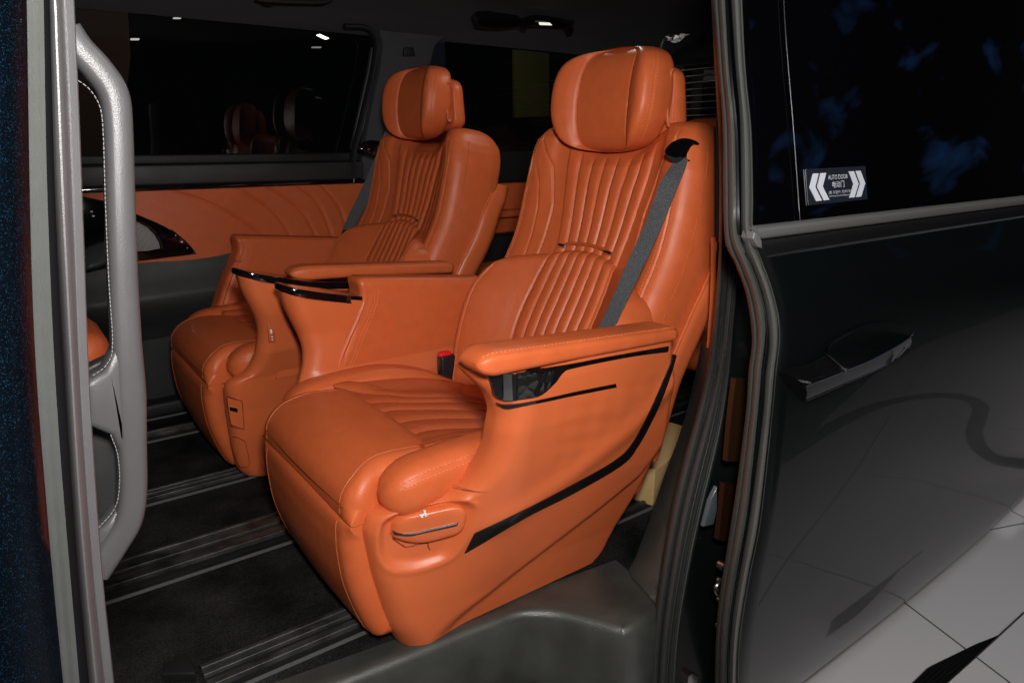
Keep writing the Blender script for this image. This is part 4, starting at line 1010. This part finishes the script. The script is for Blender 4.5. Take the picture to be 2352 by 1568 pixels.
V, f, mi = wall(-1, .072, .286, WT); sp_part('inner_wall', V, f, [LEATHER, STITCH], mi, only=-1)
V, f, mi = wall(-1, .030, .286, WT, dz=-.03); sp_part('inner_wall', V, f, [LEATHER, STITCH], mi, only=1)

# --- console side (towards the other seat)
def li0(x, z):
    return ip(z, [(-.87, .262), (-.66, .288), (-.57, .312), (-.50, .345), (-.40, .362), (-.30, .366)]) if True else 0
surfi = lambda P: P[1] - (YF - li0(P[0], P[2]))
def zt_(x): return sip(x, [(.42, -.278), (.45, -.286), (.50, -.303), (.56, -.318), (.62, -.332), (.70, -.343), (.80, -.349), (1.0, -.357)])
def ztray(x, z): return (-.300 - float(zt_(x))) * float(ss(-.45, -.31, z))
def column():
    zt = [(-.862, .455, .90), (-.85, .438, .90), (-.80, .420, .92), (-.62, .408, .93), (-.588, .409, .93), (-.574, .416, .93), (-.566, .430, .93), (-.560, .447, .93), (-.552, .458, .93), (-.535, .469, .93), (-.50, .482, .93), (-.46, .490, .93), (-.43, .490, .93), (-.40, .483, .94), (-.37, .470, .945), (-.345, .460, .95), (-.322, .455, .95), (-.306, .453, .95)]
    tb = cr(np.array(zt), 120); tb = tb[np.argsort(tb[:, 0])]; G = []
    for z, xf, xr in tb:
        row = []; rf = .036; th = ip(z, [(-.87, .05), (-.57, .04), (-.54, .055), (-.3, .078)])
        xs = xf + (xr - xf) * np.linspace(0, 1, 80) ** 1.4
        for x in xs:
            v = li0(x, z); d = x - xf
            if d < rf: v -= rf * (1 - math.sqrt(max(0, 1 - (1 - d / rf) ** 2)))
            v += .006 * math.exp(-((x - .56) / .02) ** 2) * 0
            row.append((x, -v, z - ztray(x, z)))
        for x in np.linspace(xr, xf + .003, 24):
            v = li0(x, z) - th; d = x - xf
            if d < .025: v += .020 * (1 - d / .025)
            row.append((x, -v, z - ztray(x, z)))
        G.append(row)
    return loft(G)
V, f = column(); CO = sp_part('console_shell', V, f, SHELL, sharp=50)
def tray():
    o_ = [(.446, -.318), (.446, -.332), (.455, -.350), (.475, -.364), (.51, -.371), (.56, -.374), (.63, -.375), (.80, -.374), (.96, -.372), (.96, -.300), (.63, -.290), (.60, -.286), (.55, -.282), (.49, -.283), (.465, -.290), (.452, -.304)]
    o_ = cr(np.array(o_), 90, closed=True); c = o_.mean(0); G = []
    for s_, z in ((.985, -.307), (1.0, -.304), (1.0, -.295), (.985, -.2905), (.93, -.290), (.8, -.290), (.6, -.290), (.4, -.290), (.2, -.290), (.02, -.290)):
        G.append([(c[0] + (p[0] - c[0]) * s_, c[1] + (p[1] - c[1]) * (s_ if s_ < .9 else 1 - (1 - s_) * .6), z + .293 + float(zt_(c[0] + (p[0] - c[0]) * s_))) for p in o_])
    return loft(G)
V, f = tray(); sp_part('gloss_tray', V, f, BLACKG, parent=CO, sharp=50)
V, f, mi = arm_pad(-1, .575, 1.045, -.290, -.325, .364, .290, .040, .034, .05); sp_part('armrest_pad', V, f, [LEATHER, STITCH], mi, only=1)
# details on the console side traced from the far seat
def c4(pts): return [(281.3 + .4546 * a, 393.9 + .4546 * b) for a, b in pts]
def fp(A, B, off, th, n=20, m=6): return spatch(A, B, off, th, n, m, sfn=surfi, conv=locf, curve=False)
usb_x = .515
V, f = box((usb_x, -.352, -.448), (.016, .006, .048), bev=.002); sp_part('socket_panel', V, f, PIPE, parent=CO, only=1)
V, f = merge((*box((usb_x - .001, -.356, -.444), (.004, .002, .010)), 0), (*box((usb_x, -.356, -.458), (.003, .002, .003)), 0), (*box((usb_x, -.356, -.465), (.003, .002, .003)), 0))[:2]; sp_part('socket_mark', V, f, WHITE, parent=CO, only=1)
V, f = fp(c4([(527, 1142), (602, 1165)]), c4([(548, 1278), (612, 1300)]), .0008, .003); sp_part('cubby_lid', V, f, SHELL, parent=CO, only=1)
def outl(pts, r=.0009):
    P = cr(np.array(c4(pts), float), 60, closed=True); q = np.array([locf(hit(u, v, lambda P_: surfi(P_) + .0015)) for u, v in P]); q = np.vstack([q, q[:1]]); return tube(q, r, 6)
V, f = outl([(528, 1145), (545, 1142), (595, 1158), (604, 1170), (613, 1290), (608, 1300), (560, 1288), (547, 1275)]); sp_part('cubby_lid_gap', V, f, basic('gap_line', (.18, .03, .01), .6), parent=CO, only=1)
V, f = outl([(545, 1342), (610, 1358), (620, 1372), (640, 1480), (600, 1490), (580, 1470)]); sp_part('lower_lid_gap', V, f, basic('gap_line2', (.30, .055, .015), .6), parent=CO, only=1)
V, f = fp(c4([(540, 1190), (580, 1198)]), c4([(543, 1208), (581, 1219)]), .002, .003); sp_part('lid_slot', V, f, BLACKG, parent=CO, only=1)

# --- belt, guide, buckle
def c1(pts): return [(1031.6 + .4666 * a, 56.3 + .4666 * b) for a, b in pts]
Lb = cr(np.array(c1([(1112, 640), (1092, 690), (1040, 775), (1000, 880), (965, 975), (925, 1065), (870, 1185), (800, 1350), (722, 1518), (690, 1590)]), float), 60)
Rb = cr(np.array(c1([(1172, 665), (1158, 710), (1110, 830), (1072, 920), (1040, 1000), (1000, 1090), (945, 1210), (880, 1345), (800, 1512), (768, 1590)]), float), 60); G = []
for i in range(60):
    G.append([loc(pY(*(Lb[i] * (1 - t) + Rb[i] * t), ip(i, [(0, .955), (14, .955), (59, .942)]) - .036 * t)) for t in np.linspace(0, 1, 6)])
G = np.array(G); B = G + np.array([.0022, 0, .0]); V, f = solid_sheet(G, (-1, 0, 0), .002); sp_part('seat_belt', V, f, BELT, only=-1)
La = cr(np.array([(886, 296), (876, 322), (846, 398), (812, 470), (784, 530)], float), 40); Ra = cr(np.array([(918, 296), (906, 322), (876, 396), (842, 466), (812, 524)], float), 40); G = []
for i in range(40): G.append([locf(pY(*(La[i] * (1 - t) + Ra[i] * t), 2.318 - .030 * t)) for t in np.linspace(0, 1, 6)])
V, f = solid_sheet(np.array(G), (-1, 0, 0), .002); sp_part('seat_belt', V, f, BELT, only=1)
gd = cr(np.array(c1([(1066, 640), (1075, 610), (1110, 580), (1160, 566), (1215, 578), (1248, 608), (1246, 640), (1222, 676), (1195, 684), (1160, 668), (1110, 660)]), float), 60, closed=True)
P = np.array([loc(pY(u, v, .932)) for u, v in gd]); c = P.mean(0); G = []
for s_, dx in ((1.03, .03), (1.02, -.002), (.98, -.007), (.90, -.008), (.78, -.004), (.72, .004), (.5, .010), (.05, .012)):
    G.append([(c[0] + (p[0] - c[0]) * s_ + dx * .9, c[1] + (p[1] - c[1]) * s_ + (-dx) * .35, c[2] + (p[2] - c[2]) * s_ - dx * .35) for p in P])
V, f = loft(G); sp_part('belt_guide', V, f, BLACKG, sharp=60)
V, f = box((.850, -.248, -.548), (.042, .027, .085), bev=.006); BK = sp_part('belt_buckle', V, f, basic('buckle_black', (.012, .012, .016), .35))
V, f = box((.846, -.250, -.504), (.031, .019, .014), bev=.004); sp_part('release_button', V, f, REDB, parent=BK)

def build_seat(name, loc0, sign, label):
    root = empty(name, loc0, label, 'car seat', 'pair of orange captain seats'); objs = []
    for (n, V, f, m, mi, par, sharp, only) in PARTS:
        if only and only != sign: objs.append(None); continue
        W = V.copy()
        if sign > 0 and (n == 'side_shell' or (par is not None and par == SS)): W[:, 0] += .065 * ss(-.56, -.46, W[:, 2]) * ss(.92, .62, W[:, 0]); W[:, 2] -= .03 * ss(-.40, -.34, W[:, 2])
        if sign > 0 and n in ('headrest', 'headrest_back', 'headrest_post', 'hinge_cover'): W[:, 2] += .028
        if False: W[:, 2] += .028
        if sign < 0 and (n in ('console_shell', 'gloss_tray') or (n == 'inner_wall' and V[:, 1].mean() < 0)): W[:, 0] += .024 * ss(-.60, -.48, W[:, 2]) * ss(.95, .7, W[:, 0]); W[:, 2] -= .010 * ss(-.5, -.4, W[:, 2])
        W[:, 1] = W[:, 1] * sign; W[:, 2] += H - loc0[2]; W[:, 0] -= (loc0[0] - (XF if sign > 0 else 0)) if True else 0
        o = link(n, W, f, m, parent=root if par is None else objs[par], sharp=sharp, mi=mi); objs.append(o)
    return root
build_seat('captain_seat', (.7, YC, H - .87), -1, 'orange leather captain seat nearest the open door, large in front')
build_seat('captain_seat', (.7, YF, H - .87), 1, 'orange leather captain seat farther away beside the far window')

# ================================================================== third row, box, plastic
rb = empty('rear_bench', (1.9, 1.7, H - .87), 'orange third-row bench glimpsed behind the two captain seats', 'bench seat')
RO = np.array([1.9, 1.7, H - .87])
def rp(n, V, f, m): return link(n, np.asarray(V) + HZ, f, m, rb, RO)
for y0, y1 in ((.98, 1.42), (1.44, 1.90), (1.92, 2.42)):
    V, f = box((1.78, (y0 + y1) / 2, -.555), (.52, y1 - y0, .16), bev=.05); rp('seat_cushion', V, f, LEATHER)
for y0, y1 in ((1.0, 1.42), (1.44, 1.90), (1.92, 2.36)):
    V, f = box((2.10, (y0 + y1) / 2, -.22), (.14, y1 - y0, .46), bev=.05); rp('backrest', V, f, LEATHER)
for y in (1.66, 2.14): V, f = box((2.12, y, .02), (.10, .24, .13), bev=.04); rp('headrest', V, f, LEATHER)
V, f = box((1.31, 1.20, -.815), (.30, .26, .10), rot=.25, bev=.004); bx = link('beige_box', V + HZ, f, BEIGE); bx['label'] = 'beige cardboard box on the carpet behind the nearest seat'; bx['category'] = 'box'
fs_ = pY(160, 812, 1.4); V, f = box(fs_, (.115, .20, .10), bev=.035); o = link('front_seat', V + HZ, f, LEATHER); o['label'] = 'orange front seat edge glimpsed through the grey grab handle'; o['category'] = 'car seat'
# crumpled clear wrap hanging behind the near headrest
P = []
G = []
for i in range(14):
    row = []
    for j in range(9):
        c = pY(1530 + i * 2.9, 88 - i * .5 + j * 1.4 * math.sin(i / 13 * 3.1 + .1) * 1.2, 1.5); row.append(c + rng.normal(0, .006, 3) * [1, 1.2, .5])
    G.append(row)
V, f = solid_sheet(G, (0, 1, 0), .0006); V1 = (V, f, 0)
q = np.array([pY(u, v, 1.5) for u, v in [(1518, 130), (1520, 105), (1527, 92), (1540, 84)]]); V, f, mi = merge(V1, (*tube(cr(q, 20), .005, 8), 1))
o = link('plastic_wrap', V + HZ, f, [PLASTIC, DARKER], sharp=10, mi=mi); o['label'] = 'scrap of crumpled clear plastic above the nearest headrest'; o['category'] = 'plastic wrap'

sc.render.engine = 'CYCLES'
sc.cycles.max_bounces = 6; sc.cycles.transparent_max_bounces = 8
